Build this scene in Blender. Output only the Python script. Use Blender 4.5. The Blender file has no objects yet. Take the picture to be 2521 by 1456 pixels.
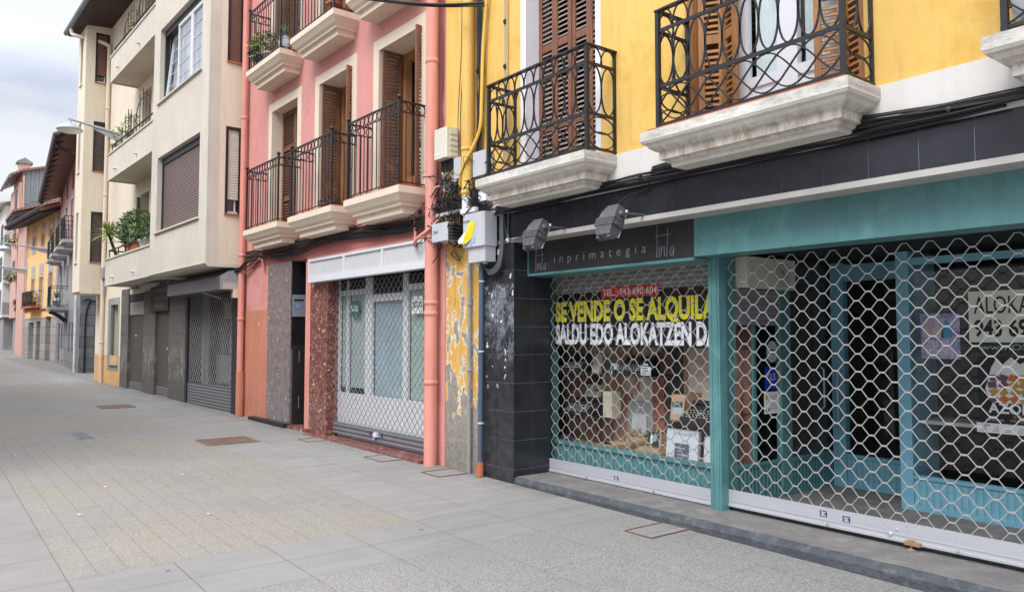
import bpy, bmesh, math, random
from mathutils import Vector, Matrix
R = math.radians
D = bpy.data
S = bpy.context.scene
COL = S.collection

# ------------------------------------------------------------------ camera, light, exposure
cam = D.objects.new('camera', D.cameras.new('camera'))
COL.objects.link(cam)
cam.data.sensor_width = 36.0
cam.data.lens = 36.0 * 1880 / 2521
cam.data.clip_end = 600
cam.location = (0, 0, 1.6)
cam.rotation_euler = (R(90 + 3.041), 0, R(-37.803))
S.camera = cam
S.view_settings.view_transform = 'Standard'
S.view_settings.look = 'None'
S.view_settings.gamma = 1
S.view_settings.use_curve_mapping = False
S.view_settings.exposure = 0.8

SUN_EL, SUN_AZ = 50, 248          # degrees, azimuth clockwise from north (+Y)
sun = D.objects.new('sun', D.lights.new('sun', 'SUN'))
COL.objects.link(sun)
sun.data.energy = 1.5
sun.data.angle = R(28)
sun.data.color = (1.0, 0.965, 0.92)
a = R(SUN_AZ)
sdir = Vector((math.sin(a) * math.cos(R(SUN_EL)), math.cos(a) * math.cos(R(SUN_EL)), math.sin(R(SUN_EL))))
sun.rotation_euler = sdir.to_track_quat('Z', 'Y').to_euler()
sun.location = sdir * 40

W = D.worlds.new('World')
S.world = W
W.use_nodes = True
nt = W.node_tree
nt.nodes.clear()
def wn(t, **k):
    n = nt.nodes.new(t)
    for a_, v in k.items(): setattr(n, a_, v)
    return n
sky = wn('ShaderNodeTexSky', sky_type='NISHITA', sun_disc=False)
sky.sun_elevation = R(SUN_EL)
sky.sun_rotation = R(SUN_AZ)
tc = wn('ShaderNodeTexCoord')
mp = wn('ShaderNodeMapping')
mp.inputs['Scale'].default_value = (2.2, 2.2, 5.5)
nz = wn('ShaderNodeTexNoise')
nz.inputs['Scale'].default_value = 1.5
nz.inputs['Detail'].default_value = 7
nz.inputs['Roughness'].default_value = 0.52
nz.inputs['Distortion'].default_value = 0.35
nt.links.new(tc.outputs['Generated'], mp.inputs['Vector'])
nt.links.new(mp.outputs['Vector'], nz.inputs['Vector'])
cr = wn('ShaderNodeValToRGB')
cr.color_ramp.elements[0].position = 0.36
cr.color_ramp.elements[0].color = (3.3, 3.6, 4.35, 1)
cr.color_ramp.elements[1].position = 0.66
cr.color_ramp.elements[1].color = (5.5, 5.6, 5.8, 1)
nt.links.new(nz.outputs['Fac'], cr.inputs['Fac'])
# an overcast sky is about three times as bright overhead as low down
sep = wn('ShaderNodeSeparateXYZ')
nt.links.new(tc.outputs['Generated'], sep.inputs[0])
mr = wn('ShaderNodeMapRange')
mr.inputs['From Min'].default_value = 0.25
mr.inputs['From Max'].default_value = 1.0
mr.inputs['To Min'].default_value = 1.0
mr.inputs['To Max'].default_value = 5.0
nt.links.new(sep.outputs['Z'], mr.inputs['Value'])
vm = wn('ShaderNodeVectorMath', operation='SCALE')
nt.links.new(cr.outputs['Color'], vm.inputs[0])
nt.links.new(mr.outputs['Result'], vm.inputs['Scale'])
mx = wn('ShaderNodeMixRGB')
mx.inputs['Fac'].default_value = 0.9
nt.links.new(sky.outputs['Color'], mx.inputs['Color1'])
nt.links.new(vm.outputs['Vector'], mx.inputs['Color2'])
bg = wn('ShaderNodeBackground')
bg.inputs['Strength'].default_value = 0.1
nt.links.new(mx.outputs['Color'], bg.inputs['Color'])
wo = wn('ShaderNodeOutputWorld')
nt.links.new(bg.outputs['Background'], wo.inputs['Surface'])

# ------------------------------------------------------------------ mesh helpers
class Frame:
    """u runs along a facade (to the right seen from the street), o out into the street, z up"""
    def __init__(s, P, ux):
        n = math.hypot(*ux)
        ux = (ux[0] / n, ux[1] / n)
        s.M = Matrix(((ux[0], -ux[1], 0, P[0]), (ux[1], ux[0], 0, P[1]), (0, 0, 1, 0), (0, 0, 0, 1)))
        s.rz = math.atan2(ux[1], ux[0])
    def world(s, p):
        return s.M @ Vector((p[0], -p[1], p[2]))

class MB:
    def __init__(s):
        s.v = []; s.f = []; s.m = []; s.s = []
    def add(s, pts, faces, mi=0, smooth=False):
        b = len(s.v)
        s.v += [tuple(p) for p in pts]
        for fc in faces:
            s.f.append([b + i for i in fc]); s.m.append(mi); s.s.append(smooth)
        return s
    def box(s, u0, u1, o0, o1, z0, z1, mi=0):
        p = [(u, o, z) for u in (u0, u1) for o in (o0, o1) for z in (z0, z1)]
        return s.add(p, [(0, 1, 3, 2), (4, 6, 7, 5), (0, 4, 5, 1), (2, 3, 7, 6), (0, 2, 6, 4), (1, 5, 7, 3)], mi)
    def quad(s, a, b, c, d, mi=0):
        return s.add([a, b, c, d], [(0, 1, 2, 3)], mi)
    def prism(s, pts, axis, a0, a1, mi=0):
        n = len(pts)
        def mk(p, a):
            return {'u': (a, p[0], p[1]), 'o': (p[0], a, p[1]), 'z': (p[0], p[1], a)}[axis]
        P = [mk(p, a0) for p in pts] + [mk(p, a1) for p in pts]
        F = [tuple(range(n)), tuple(range(2 * n - 1, n - 1, -1))]
        F += [(i, (i + 1) % n, n + (i + 1) % n, n + i) for i in range(n)]
        return s.add(P, F, mi)
    def tube(s, path, r, n=6, closed=False, mi=0, cap=True):
        path = [Vector(p) for p in path]
        N = len(path); P = []
        prev = None
        for i, p in enumerate(path):
            if closed: t = path[(i + 1) % N] - path[i - 1]
            else: t = path[min(i + 1, N - 1)] - path[max(i - 1, 0)]
            if t.length < 1e-9: t = Vector((0, 0, 1))
            t.normalize()
            if prev is None:
                a_ = Vector((0, 0, 1)) if abs(t.z) < 0.9 else Vector((1, 0, 0))
                x = t.cross(a_).normalized()
            else:
                x = (prev - t * prev.dot(t))
                x = x.normalized() if x.length > 1e-6 else t.orthogonal().normalized()
            prev = x
            y = t.cross(x)
            rr = r[i] if isinstance(r, (list, tuple)) else r
            for k in range(n):
                an = 2 * math.pi * k / n + math.pi / n
                P.append(p + (x * math.cos(an) + y * math.sin(an)) * rr)
        F = []
        for i in range(N if closed else N - 1):
            j = (i + 1) % N
            for k in range(n):
                l = (k + 1) % n
                F.append((i * n + k, i * n + l, j * n + l, j * n + k))
        s.add(P, F, mi, n > 4)
        if cap and not closed:
            s.add(P[:n], [tuple(range(n))], mi)
            s.add(P[-n:], [tuple(range(n))[::-1]], mi)
        return s
    def lathe(s, c, prof, n=16, axis=(0, 0, 1), mi=0):
        ax = Vector(axis).normalized()
        x = ax.orthogonal().normalized(); y = ax.cross(x); c = Vector(c)
        P = []
        for r, h in prof:
            for k in range(n):
                an = 2 * math.pi * k / n
                P.append(c + ax * h + (x * math.cos(an) + y * math.sin(an)) * max(r, 1e-4))
        F = [(i * n + k, i * n + (k + 1) % n, (i + 1) * n + (k + 1) % n, (i + 1) * n + k) for i in range(len(prof) - 1) for k in range(n)]
        s.add(P, F, mi, True)
        s.add(P[:n], [tuple(range(n))[::-1]], mi)
        s.add(P[-n:], [tuple(range(n))], mi)
        return s
    def ball(s, c, r, n=10, mi=0, sq=(1, 1, 1)):
        k = n // 2
        P = []
        for i in range(k + 1):
            t = math.pi * i / k
            for j in range(n):
                p_ = 2 * math.pi * j / n
                P.append((c[0] + r * sq[0] * math.sin(t) * math.cos(p_), c[1] + r * sq[1] * math.sin(t) * math.sin(p_), c[2] + r * sq[2] * math.cos(t)))
        F = [(i * n + j, (i + 1) * n + j, (i + 1) * n + (j + 1) % n, i * n + (j + 1) % n) for i in range(k) for j in range(n)]
        return s.add(P, F, mi, True)
    def merge(s, o, fn=None, mi=None):
        b = len(s.v)
        s.v += [tuple(fn(p)) if fn else p for p in o.v]
        s.f += [[b + i for i in f] for f in o.f]
        s.m += o.m if mi is None else [mi] * len(o.m)
        s.s += o.s
        return s
    def wall(s, u0, u1, z0, z1, o0, o1, ops, mi=0, rmi=None):
        """a wall slab with rectangular openings (a,b,c,d) and their reveals"""
        rmi = mi if rmi is None else rmi
        us = sorted({u0, u1, *[x for op in ops for x in op[:2] if u0 < x < u1]})
        zs = sorted({z0, z1, *[x for op in ops for x in op[2:4] if z0 < x < z1]})
        for i in range(len(us) - 1):
            for j in range(len(zs) - 1):
                cu = (us[i] + us[i + 1]) / 2; cz = (zs[j] + zs[j + 1]) / 2
                if any(a_ < cu < b and c < cz < d for a_, b, c, d in ops): continue
                for o in (o1, o0):
                    s.quad((us[i], o, zs[j]), (us[i + 1], o, zs[j]), (us[i + 1], o, zs[j + 1]), (us[i], o, zs[j + 1]), mi)
        def rect(a_, b, c, d, m_):
            s.quad((a_, o0, c), (a_, o1, c), (a_, o1, d), (a_, o0, d), m_)
            s.quad((b, o0, c), (b, o1, c), (b, o1, d), (b, o0, d), m_)
            s.quad((a_, o0, d), (a_, o1, d), (b, o1, d), (b, o0, d), m_)
            s.quad((a_, o0, c), (a_, o1, c), (b, o1, c), (b, o0, c), m_)
        rect(u0, u1, z0, z1, mi)
        for op in ops: rect(*op, rmi)
        return s

BASE = {}
def meshobj(name, mb, mats, base):
    me = D.meshes.new(name)
    me.from_pydata([(p[0] - base[0], -(p[1] - base[1]), p[2] - base[2]) for p in mb.v], [], mb.f)
    bm = bmesh.new(); bm.from_mesh(me)
    for f, mi, sm in zip(bm.faces, mb.m, mb.s):
        f.material_index = mi; f.smooth = sm
    bmesh.ops.recalc_face_normals(bm, faces=bm.faces)
    bm.to_mesh(me); bm.free()
    for m in (mats if isinstance(mats, (list, tuple)) else [mats]): me.materials.append(m)
    return D.objects.new(name, me)
def tag(o, label=None, cat=None, group=None, kind=None):
    if label: o['label'] = label
    if cat: o['category'] = cat
    if group: o['group'] = group
    if kind: o['kind'] = kind
    return o
def thing(name, label, cat, fr, base, group=None):
    o = D.objects.new(name, None); COL.objects.link(o)
    o.empty_display_size = 0.1
    o.location = fr.world(base); o.rotation_euler = (0, 0, fr.rz)
    BASE[o.name] = base
    return tag(o, label, cat, group)
def part(name, mb, mats, parent, label=None, kind=None):
    root = parent
    while root.parent: root = root.parent
    o = meshobj(name, mb, mats, BASE[root.name])
    COL.objects.link(o); o.parent = parent
    return tag(o, label, None, None, kind)
def solo(name, mb, mats, fr, label, cat, group=None, base=None):
    if base is None:
        xs = [p[0] for p in mb.v]; os_ = [p[1] for p in mb.v]; zs = [p[2] for p in mb.v]
        base = ((min(xs) + max(xs)) / 2, (min(os_) + max(os_)) / 2, min(zs))
    o = meshobj(name, mb, mats, base)
    COL.objects.link(o)
    o.location = fr.world(base); o.rotation_euler = (0, 0, fr.rz)
    BASE[o.name] = base
    return tag(o, label, cat, group)
def textmb(body, h, u, o, z, width=None, depth=0.002, bold=0.0, align='LEFT', spacing=1.0, mapf=None, shear=0.0):
    """letters as flat solids: baseline-left at (u, o, z), cap height h"""
    cu = D.curves.new('t', 'FONT')
    cu.body = body; cu.size = 1.0; cu.offset = bold; cu.extrude = 0; cu.space_character = spacing; cu.shear = shear
    cu.resolution_u = 3
    ob = D.objects.new('t', cu); COL.objects.link(ob)
    dg = bpy.context.evaluated_depsgraph_get()
    me = ob.evaluated_get(dg).to_mesh()
    vs = [v.co.copy() for v in me.vertices]; fs = [list(p.vertices) for p in me.polygons]
    ob.evaluated_get(dg).to_mesh_clear()
    D.objects.remove(ob); D.curves.remove(cu)
    x0 = min(v.x for v in vs); x1 = max(v.x for v in vs)
    sy = h / 0.69
    sx = sy if width is None else width / (x1 - x0)
    if align == 'CENTER': u = u - (x1 - x0) * sx / 2
    mb = MB()
    mb.add([(u + (v.x - x0) * sx, o + depth, z + v.y * sy) for v in vs], fs)
    if mapf: mb.v = [tuple(mapf(p)) for p in mb.v]
    return mb

# ------------------------------------------------------------------ materials
def srgb(r, g, b):
    f = lambda c: (c / 255) / 12.92 if c <= 10 else ((c / 255 + 0.055) / 1.055) ** 2.4
    return (f(r), f(g), f(b))
class NT:
    def __init__(s, name):
        s.m = D.materials.new(name); s.m.use_nodes = True
        s.t = s.m.node_tree; s.t.nodes.clear()
        s.out = s.n('ShaderNodeOutputMaterial')
        s.tc = s.n('ShaderNodeTexCoord')
    def n(s, t, inp=None, **k):
        x = s.t.nodes.new(t)
        for a_, v in k.items(): setattr(x, a_, v)
        for a_, v in (inp or {}).items():
            if hasattr(v, 'is_output') or isinstance(v, bpy.types.NodeSocket): s.t.links.new(v, x.inputs[a_])
            else: x.inputs[a_].default_value = v
        return x
    def co(s, sc=(1, 1, 1), loc=(0, 0, 0), rot=(0, 0, 0)):
        return s.n('ShaderNodeMapping', {'Vector': s.tc.outputs['Object'], 'Scale': sc, 'Location': loc, 'Rotation': rot}).outputs[0]
    def noise(s, scale, sc=(1, 1, 1), detail=5, rough=0.55, dist=0.0, loc=(0, 0, 0)):
        return s.n('ShaderNodeTexNoise', {'Vector': s.co(sc, loc), 'Scale': scale, 'Detail': detail, 'Roughness': rough, 'Distortion': dist}).outputs['Fac']
    def ramp(s, x, a_, b, lo=0.0, hi=1.0):
        return s.n('ShaderNodeMapRange', {'Value': x, 'From Min': a_, 'From Max': b, 'To Min': lo, 'To Max': hi}).outputs[0]
    def mix(s, f, c1, c2, mode='MIX'):
        c = lambda q: q if isinstance(q, bpy.types.NodeSocket) else (*q[:3], 1)
        return s.n('ShaderNodeMixRGB', {'Fac': f, 'Color1': c(c1), 'Color2': c(c2)}, blend_type=mode).outputs[0]
    def math(s, op, a_, b=0.0):
        return s.n('ShaderNodeMath', {0: a_, 1: b}, operation=op).outputs[0]
    def bsdf(s, col, rough=0.6, metal=0.0, bump=None, bstr=0.3, bdist=0.01, spec=0.5, coat=0):
        p = s.n('ShaderNodeBsdfPrincipled')
        def st(k, v):
            if isinstance(v, bpy.types.NodeSocket): s.t.links.new(v, p.inputs[k])
            else: p.inputs[k].default_value = (*v[:3], 1) if isinstance(v, (tuple, list)) else v
        st('Base Color', col); st('Roughness', rough); st('Metallic', metal)
        st('Specular IOR Level', spec)
        if bump is not None:
            b = s.n('ShaderNodeBump', {'Height': bump, 'Strength': bstr, 'Distance': bdist})
            s.t.links.new(b.outputs[0], p.inputs['Normal'])
        s.t.links.new(p.outputs[0], s.out.inputs['Surface'])
        return s.m
MATS = {}
def pm(name, col, rough=0.6, var=0.18, scale=2.5, sc=(1, 1, 1), col2=None, thr=(0.42, 0.68), bump=0.0, bscale=80, metal=0.0, spec=0.4, fine=0.06, dirt=None):
    """paint, plaster, metal and the like: a base colour, cloudy variation, optional second colour in patches, fine grain"""
    t = NT(name)
    n1 = t.noise(scale, sc, 6, 0.6)
    c = t.mix(t.ramp(n1, 0.3, 0.7), [x * (1 - var) for x in col], [min(1, x * (1 + var * 0.7)) for x in col])
    if col2 is not None:
        n2 = t.noise(scale * 1.7, sc, 8, 0.65, 0.3, (3.1, 7.7, 1.3))
        c = t.mix(t.ramp(n2, *thr), c, col2)
    if dirt:
        n3 = t.noise(5, (2.2, 2.2, 0.25), 6, 0.7, 0, (9, 2, 4))
        c = t.mix(t.ramp(n3, 0.5, 0.8, 0, dirt[1]), c, dirt[0])
    n4 = t.noise(160, (1, 1, 1), 2, 0.5)
    c = t.mix(1.0, c, t.mix(n4, [1 - fine] * 3, [1 + fine] * 3), 'MULTIPLY')
    b = t.noise(bscale, (1, 1, 1), 4, 0.6) if bump else None
    MATS[name] = t.bsdf(c, rough, metal, b, bump, 0.01, spec)
    return MATS[name]
def glass(name, tint=(0.85, 0.9, 0.9), refl=0.12, rough=0.02):
    t = NT(name)
    tr = t.n('ShaderNodeBsdfTransparent', {'Color': (*tint, 1)})
    gl = t.n('ShaderNodeBsdfGlossy', {'Color': (1, 1, 1, 1), 'Roughness': rough})
    bf = t.n('ShaderNodeNewGeometry').outputs['Backfacing']
    fr = t.n('ShaderNodeFresnel', {'IOR': t.ramp(bf, 0, 1, 1.5, 1 / 1.5)})
    f = t.math('ADD', t.math('MULTIPLY', fr.outputs[0], 0.8), refl)
    mxs = t.n('ShaderNodeMixShader', {0: f, 1: tr.outputs[0], 2: gl.outputs[0]})
    t.t.links.new(mxs.outputs[0], t.out.inputs['Surface'])
    return t.m
def woodm(name, c1, c2, axis='z', rough=0.55, scale=9):
    t = NT(name)
    sc = {'z': (6, 6, 0.5), 'u': (0.5, 6, 6)}[axis]
    n1 = t.noise(scale, sc, 6, 0.65, 0.4)
    n2 = t.noise(1.7, (1, 1, 1), 3)
    c = t.mix(t.ramp(n1, 0.3, 0.72), c1, c2)
    c = t.mix(t.ramp(n2, 0.35, 0.7, 0, 0.35), c, [x * 0.5 for x in c1])
    return t.bsdf(c, rough, 0, n1, 0.25, 0.004)

YEL = srgb(224, 184, 100)
m_yellow = pm('yellow paint', YEL, 0.75, 0.09, 0.9, bump=0.2, bscale=18, col2=srgb(216, 172, 82), thr=(0.55, 0.62), dirt=((0.36, 0.23, 0.09), 0.45))
m_white = pm('white paint', (0.74, 0.74, 0.76), 0.7, 0.05, 2, bump=0.1, bscale=30)
m_plinth = pm('white plinth paint', (0.66, 0.635, 0.605), 0.7, 0.06, 2, bump=0.15, bscale=25, dirt=((0.5, 0.45, 0.38), 0.25))
def m_stuccof():
    t = NT('weathered white stucco')
    z = t.n('ShaderNodeSeparateXYZ', {0: t.tc.outputs['Object']}).outputs['Z']
    n1 = t.noise(3, (1, 1, 1), 6, 0.6)
    n2 = t.noise(5, (1.6, 1.6, 0.5), 8, 0.7, 0.4)
    n3 = t.noise(14, (1, 1, 0.35), 8, 0.75, 0.2, (4, 1, 2))
    c = t.mix(t.ramp(n1, 0.3, 0.7), (0.58, 0.55, 0.49), (0.72, 0.69, 0.63))
    # bare grey cement along the top edge, where the paint has flaked
    n5 = t.noise(3.5, (0.7, 0.7, 1.6), 8, 0.7, 0.3, (7, 2, 3))
    top = t.math('MULTIPLY', t.ramp(z, 3.155, 3.19), t.ramp(n5, 0.44, 0.62, 0, 0.85))
    c = t.mix(top, c, (0.36, 0.35, 0.33))
    # rust-brown run-off that collects in the mouldings
    crev = t.math('MULTIPLY', t.ramp(z, 3.135, 3.085), t.ramp(z, 2.955, 3.02))
    st_ = t.math('MULTIPLY', t.ramp(n3, 0.42, 0.66), t.math('ADD', t.math('MULTIPLY', crev, 0.6), 0.14))
    c = t.mix(st_, c, (0.27, 0.165, 0.075))
    c = t.mix(t.ramp(n2, 0.60, 0.80, 0, 0.5), c, (0.25, 0.22, 0.17))
    return t.bsdf(c, 0.82, 0, t.math('ADD', t.noise(26, (1, 1, 1), 5, 0.6), t.math('MULTIPLY', top, -0.6)), 0.5, 0.012)
m_stucco = m_stuccof()
m_tile = pm('black wall tile', (0.022, 0.023, 0.030), 0.22, 0.3, 5, bump=0.03, bscale=90, spec=0.5, col2=(0.06, 0.06, 0.066), thr=(0.62, 0.95))
m_grout = pm('tile grout', (0.30, 0.30, 0.30), 0.9)
m_strip = pm('pale metal strip', (0.46, 0.44, 0.41), 0.5, 0.08, 6, col2=(0.4, 0.38, 0.34), thr=(0.6, 0.85))
m_teal = pm('teal paint', srgb(84, 130, 132), 0.42, 0.12, 2.0, bump=0.1, bscale=120, col2=srgb(104, 158, 154), thr=(0.52, 0.80), dirt=((0.05, 0.10, 0.095), 0.5))
m_blue = pm('blue teal paint', srgb(118, 172, 192), 0.45, 0.1, 2.5, bump=0.08, bscale=120, dirt=((0.05, 0.13, 0.17), 0.25))
m_signblack = pm('sign board black', (0.022, 0.021, 0.023), 0.55, 0.15, 3)
m_letter = pm('pale sign letters', (0.33, 0.33, 0.34), 0.5, 0.05)
m_letterdim = pm('engraved sign strokes', (0.24, 0.24, 0.25), 0.5, 0.1)
m_galv = pm('galvanised wire', (0.43, 0.425, 0.41), 0.42, 0.15, 9, metal=0.35, col2=(0.42, 0.27, 0.16), thr=(0.66, 0.95), spec=0.5)
m_alu = pm('brushed aluminium rail', (0.50, 0.51, 0.54), 0.45, 0.06, 3, metal=0.3, sc=(0.3, 1, 8), col2=(0.5, 0.5, 0.53), thr=(0.55, 0.9))
m_iron = pm('black painted iron', (0.018, 0.018, 0.021), 0.42, 0.2, 20, bump=0.2, bscale=200, col2=(0.10, 0.07, 0.05), thr=(0.66, 0.95))
m_wood = woodm('weathered red wood', (0.13, 0.048, 0.026), (0.30, 0.13, 0.068))
m_slat = woodm('grey worn slats', (0.22, 0.155, 0.125), (0.45, 0.37, 0.31), 'u')
m_honey = woodm('honey wood', (0.23, 0.095, 0.028), (0.44, 0.21, 0.065))
m_pvc = pm('white pvc', (0.66, 0.67, 0.70), 0.35, 0.02)
m_step = pm('dark stone step', (0.17, 0.16, 0.155), 0.75, 0.22, 4, bump=0.4, bscale=70, col2=(0.28, 0.26, 0.24), thr=(0.5, 0.8), fine=0.25)
m_stepedge = pm('step edge stone', (0.065, 0.072, 0.082), 0.7, 0.3, 8, bump=0.9, bscale=40, col2=(0.15, 0.15, 0.155), thr=(0.52, 0.75), fine=0.2)
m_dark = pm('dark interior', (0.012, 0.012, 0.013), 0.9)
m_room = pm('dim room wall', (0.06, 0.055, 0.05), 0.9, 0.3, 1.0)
m_glass = glass('shop glass', (0.95, 0.97, 0.97), 0.0)
m_glassdark = glass('dim window glass', (0.72, 0.77, 0.78), 0.05)
m_cable = pm('black cable', (0.016, 0.016, 0.017), 0.5, 0.2)
m_rubber = pm('dark rubber', (0.03, 0.03, 0.03), 0.6)
m_pink = pm('pink paint', srgb(208, 146, 138), 0.8, 0.08, 1.0, bump=0.2, bscale=18, col2=srgb(202, 136, 128), thr=(0.55, 0.62), dirt=((0.36, 0.16, 0.13), 0.42))
m_pinkdark = pm('dusty red paint', srgb(176, 108, 102), 0.8, 0.12, 2, bump=0.15, bscale=25, col2=srgb(205, 180, 165), thr=(0.72, 0.78))
m_pinkpipe = pm('salmon pipe paint', srgb(216, 146, 132), 0.6, 0.10, 2.5, bump=0.15, bscale=30, dirt=((0.36, 0.17, 0.13), 0.6))
m_orangeband = pm('terracotta paint', srgb(190, 122, 98), 0.8, 0.1, 1.6, bump=0.1, bscale=25, col2=(0.60, 0.47, 0.38), thr=(0.66, 0.72), dirt=((0.62, 0.5, 0.42), 0.4))
m_cream = pm('cream trim', srgb(222, 205, 184), 0.75, 0.05, 2, bump=0.08, bscale=30, dirt=((0.45, 0.36, 0.27), 0.18))
m_creamwall = pm('cream render', srgb(222, 211, 190), 0.85, 0.07, 0.8, bump=0.35, bscale=45, dirt=((0.40, 0.35, 0.28), 0.35))
m_greyrender = pm('grey rough render', srgb(205, 198, 184), 0.9, 0.10, 1.0, bump=0.7, bscale=45, fine=0.12, dirt=((0.36, 0.33, 0.29), 0.42))
m_greyframe = pm('dark bronze frame', (0.02, 0.02, 0.024), 0.4)
m_soffit = pm('dark timber soffit', (0.045, 0.03, 0.03), 0.7, 0.3, 4)
m_gutter = pm('weathered gutter', (0.20, 0.23, 0.24), 0.5, 0.2, 5)
m_greymetal = pm('grey painted metal', (0.30, 0.31, 0.33), 0.45, 0.1, 4)
m_lampgrey = pm('lamp grey metal', (0.42, 0.46, 0.50), 0.4, 0.06, 5)
m_frost = pm('frosted lamp glass', (0.75, 0.76, 0.74), 0.3, 0.03)
m_terracotta = pm('terracotta', (0.40, 0.13, 0.06), 0.8, 0.15, 8)
m_asphaltmetal = pm('rusty iron cover', (0.155, 0.085, 0.062), 0.6, 0.25, 7, bump=0.5, bscale=120, col2=(0.24, 0.16, 0.12), thr=(0.5, 0.8))
m_paper = pm('white paper', (0.78, 0.78, 0.78), 0.6, 0.03)
m_leafA = pm('leaf light green', (0.16, 0.26, 0.06), 0.5, 0.35, 14)
m_leafB = pm('leaf dark green', (0.035, 0.075, 0.022), 0.5, 0.35, 14)
m_leafC = pm('leaf yellow green', (0.42, 0.46, 0.16), 0.5, 0.3, 14)
m_stem = pm('plant stem', (0.12, 0.08, 0.05), 0.8)
def flat(name, col, rough=0.55, **k):
    return pm(name, col, rough, 0.03, 4, fine=0.03, **k)
m_bannerblack = flat('banner black', (0.012, 0.012, 0.013), 0.5)
m_bannerwhite = flat('banner white', (0.86, 0.87, 0.92))
m_banneryellow = flat('banner yellow', (0.90, 0.82, 0.03))
m_red = flat('red sign', (0.55, 0.03, 0.025))
m_navy = flat('navy', (0.012, 0.03, 0.12))
m_royal = flat('royal blue', (0.01, 0.04, 0.42))
m_green = flat('dark green', (0.02, 0.14, 0.10))

# black tiles with torn poster remains
def m_postered():
    t = NT('black tile with torn posters')
    z = t.n('ShaderNodeSeparateXYZ', {0: t.tc.outputs['Object']}).outputs['Z']
    n1 = t.noise(34, (1.2, 1, 0.5), 10, 0.8, 0.4)
    n2 = t.noise(5, (1, 1, 1), 4, 0.6)
    n3 = t.noise(60, (1, 1, 0.4), 4, 0.7)
    hi = t.math('MULTIPLY', t.ramp(z, 0.45, 1.55, 0.55, 1.0), t.ramp(z, 2.33, 2.15, 0.5, 1.0))
    n4 = t.noise(3.2, (1.3, 1, 0.8), 3, 0.5, 0, (1, 3, 6))
    amt = t.math('MULTIPLY', t.math('ADD', t.math('MULTIPLY', n1, 0.48), t.math('ADD', t.math('MULTIPLY', n2, 0.26), t.math('MULTIPLY', n4, 0.26))), hi)
    mask = t.ramp(amt, 0.465, 0.53)
    pap = t.mix(t.ramp(n3, 0.40, 0.66), (0.05, 0.07, 0.11), (0.50, 0.53, 0.58))
    big = t.noise(7, (1.3, 1, 1), 2, 0.4, 0, (5, 1, 2))
    bigm = t.math('MULTIPLY', t.ramp(big, 0.66, 0.68), t.ramp(z, 0.9, 1.3))
    base = t.mix(t.ramp(t.noise(9), 0.4, 0.8), (0.022, 0.022, 0.026), (0.055, 0.055, 0.06))
    c = t.mix(t.math('MULTIPLY', mask, 0.75), base, pap)
    c = t.mix(bigm, c, (0.6, 0.62, 0.66))
    return t.bsdf(c, t.ramp(mask, 0, 1, 0.3, 0.8), 0, n1, 0.25, 0.004)
m_poster_tile = m_postered()
# yellow paint peeling off a concrete base
def m_peeling():
    t = NT('peeling yellow plaster')
    z = t.n('ShaderNodeSeparateXYZ', {0: t.tc.outputs['Object']}).outputs['Z']
    n1 = t.noise(4.6, (1.5, 1, 0.7), 9, 0.62, 0.4)
    n2 = t.noise(30, (1, 1, 1), 5, 0.6)
    lvl = t.math('ADD', t.ramp(z, 0.35, 1.15, 0.22, 0.0), t.ramp(z, 0.5, 2.4, 0.49, 0.425))
    e1 = t.math('SUBTRACT', t.math('ADD', n1, lvl), 1.0)
    under = t.ramp(e1, 0.00, 0.012)
    white = t.ramp(e1, -0.028, -0.02)
    conc = t.mix(t.ramp(n2, 0.35, 0.7), (0.20, 0.185, 0.155), (0.36, 0.335, 0.29))
    damp = t.ramp(z, 0.1, 0.7, 0.55, 0.0)
    conc = t.mix(t.math('MULTIPLY', damp, n1), conc, (0.06, 0.07, 0.045))
    yel = t.mix(t.ramp(n1, 0.3, 0.7), srgb(198, 152, 70), srgb(218, 178, 98))
    gr = t.noise(6, (2.5, 2, 0.3), 7, 0.7)
    yel = t.mix(t.ramp(gr, 0.5, 0.75, 0, 0.6), yel, (0.20, 0.15, 0.08))
    c = t.mix(white, yel, (0.70, 0.64, 0.52))
    c = t.mix(under, c, conc)
    return t.bsdf(c, 0.85, 0, t.math('ADD', t.math('MULTIPLY', under, -0.6), t.math('MULTIPLY', n2, 0.4)), 0.5, 0.012)
m_peel = m_peeling()
def m_breccia(name, base, vein, big, scale):
    t = NT(name)
    w = t.n('ShaderNodeTexNoise', {'Vector': t.co(), 'Scale': 7.0, 'Detail': 4.0})
    vec = t.n('ShaderNodeMixRGB', {'Fac': 0.12, 'Color1': t.co(), 'Color2': w.outputs['Color']}).outputs[0]
    v = t.n('ShaderNodeTexVoronoi', {'Vector': vec, 'Scale': scale, 'Randomness': 1.0}, feature='F1').outputs['Distance']
    v2 = t.n('ShaderNodeTexNoise', {'Vector': vec, 'Scale': scale * 2.6, 'Detail': 6.0, 'Distortion': 1.4}).outputs['Fac']
    v3 = t.noise(scale * 0.45, (1, 1, 1), 3, 0.5)
    c = t.mix(t.ramp(t.noise(9, (1, 1, 1), 6), 0.3, 0.7), [x * 0.7 for x in base], [x * 1.3 for x in base])
    c = t.mix(t.ramp(v2, 0.56, 0.60, 0, 0.8), c, vein)
    m2 = t.math('MULTIPLY', t.ramp(v, 0.24, 0.20), t.ramp(v3, 0.52, 0.56))
    c = t.mix(m2, c, big)
    return t.bsdf(c, 0.25, 0, None)
m_redmarble = m_breccia('red breccia marble', (0.17, 0.052, 0.042), (0.42, 0.32, 0.26), (0.60, 0.53, 0.47), 11)
m_greymarble = m_breccia('grey red marble', (0.20, 0.165, 0.16), (0.29, 0.25, 0.24), (0.42, 0.38, 0.36), 9)
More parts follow.
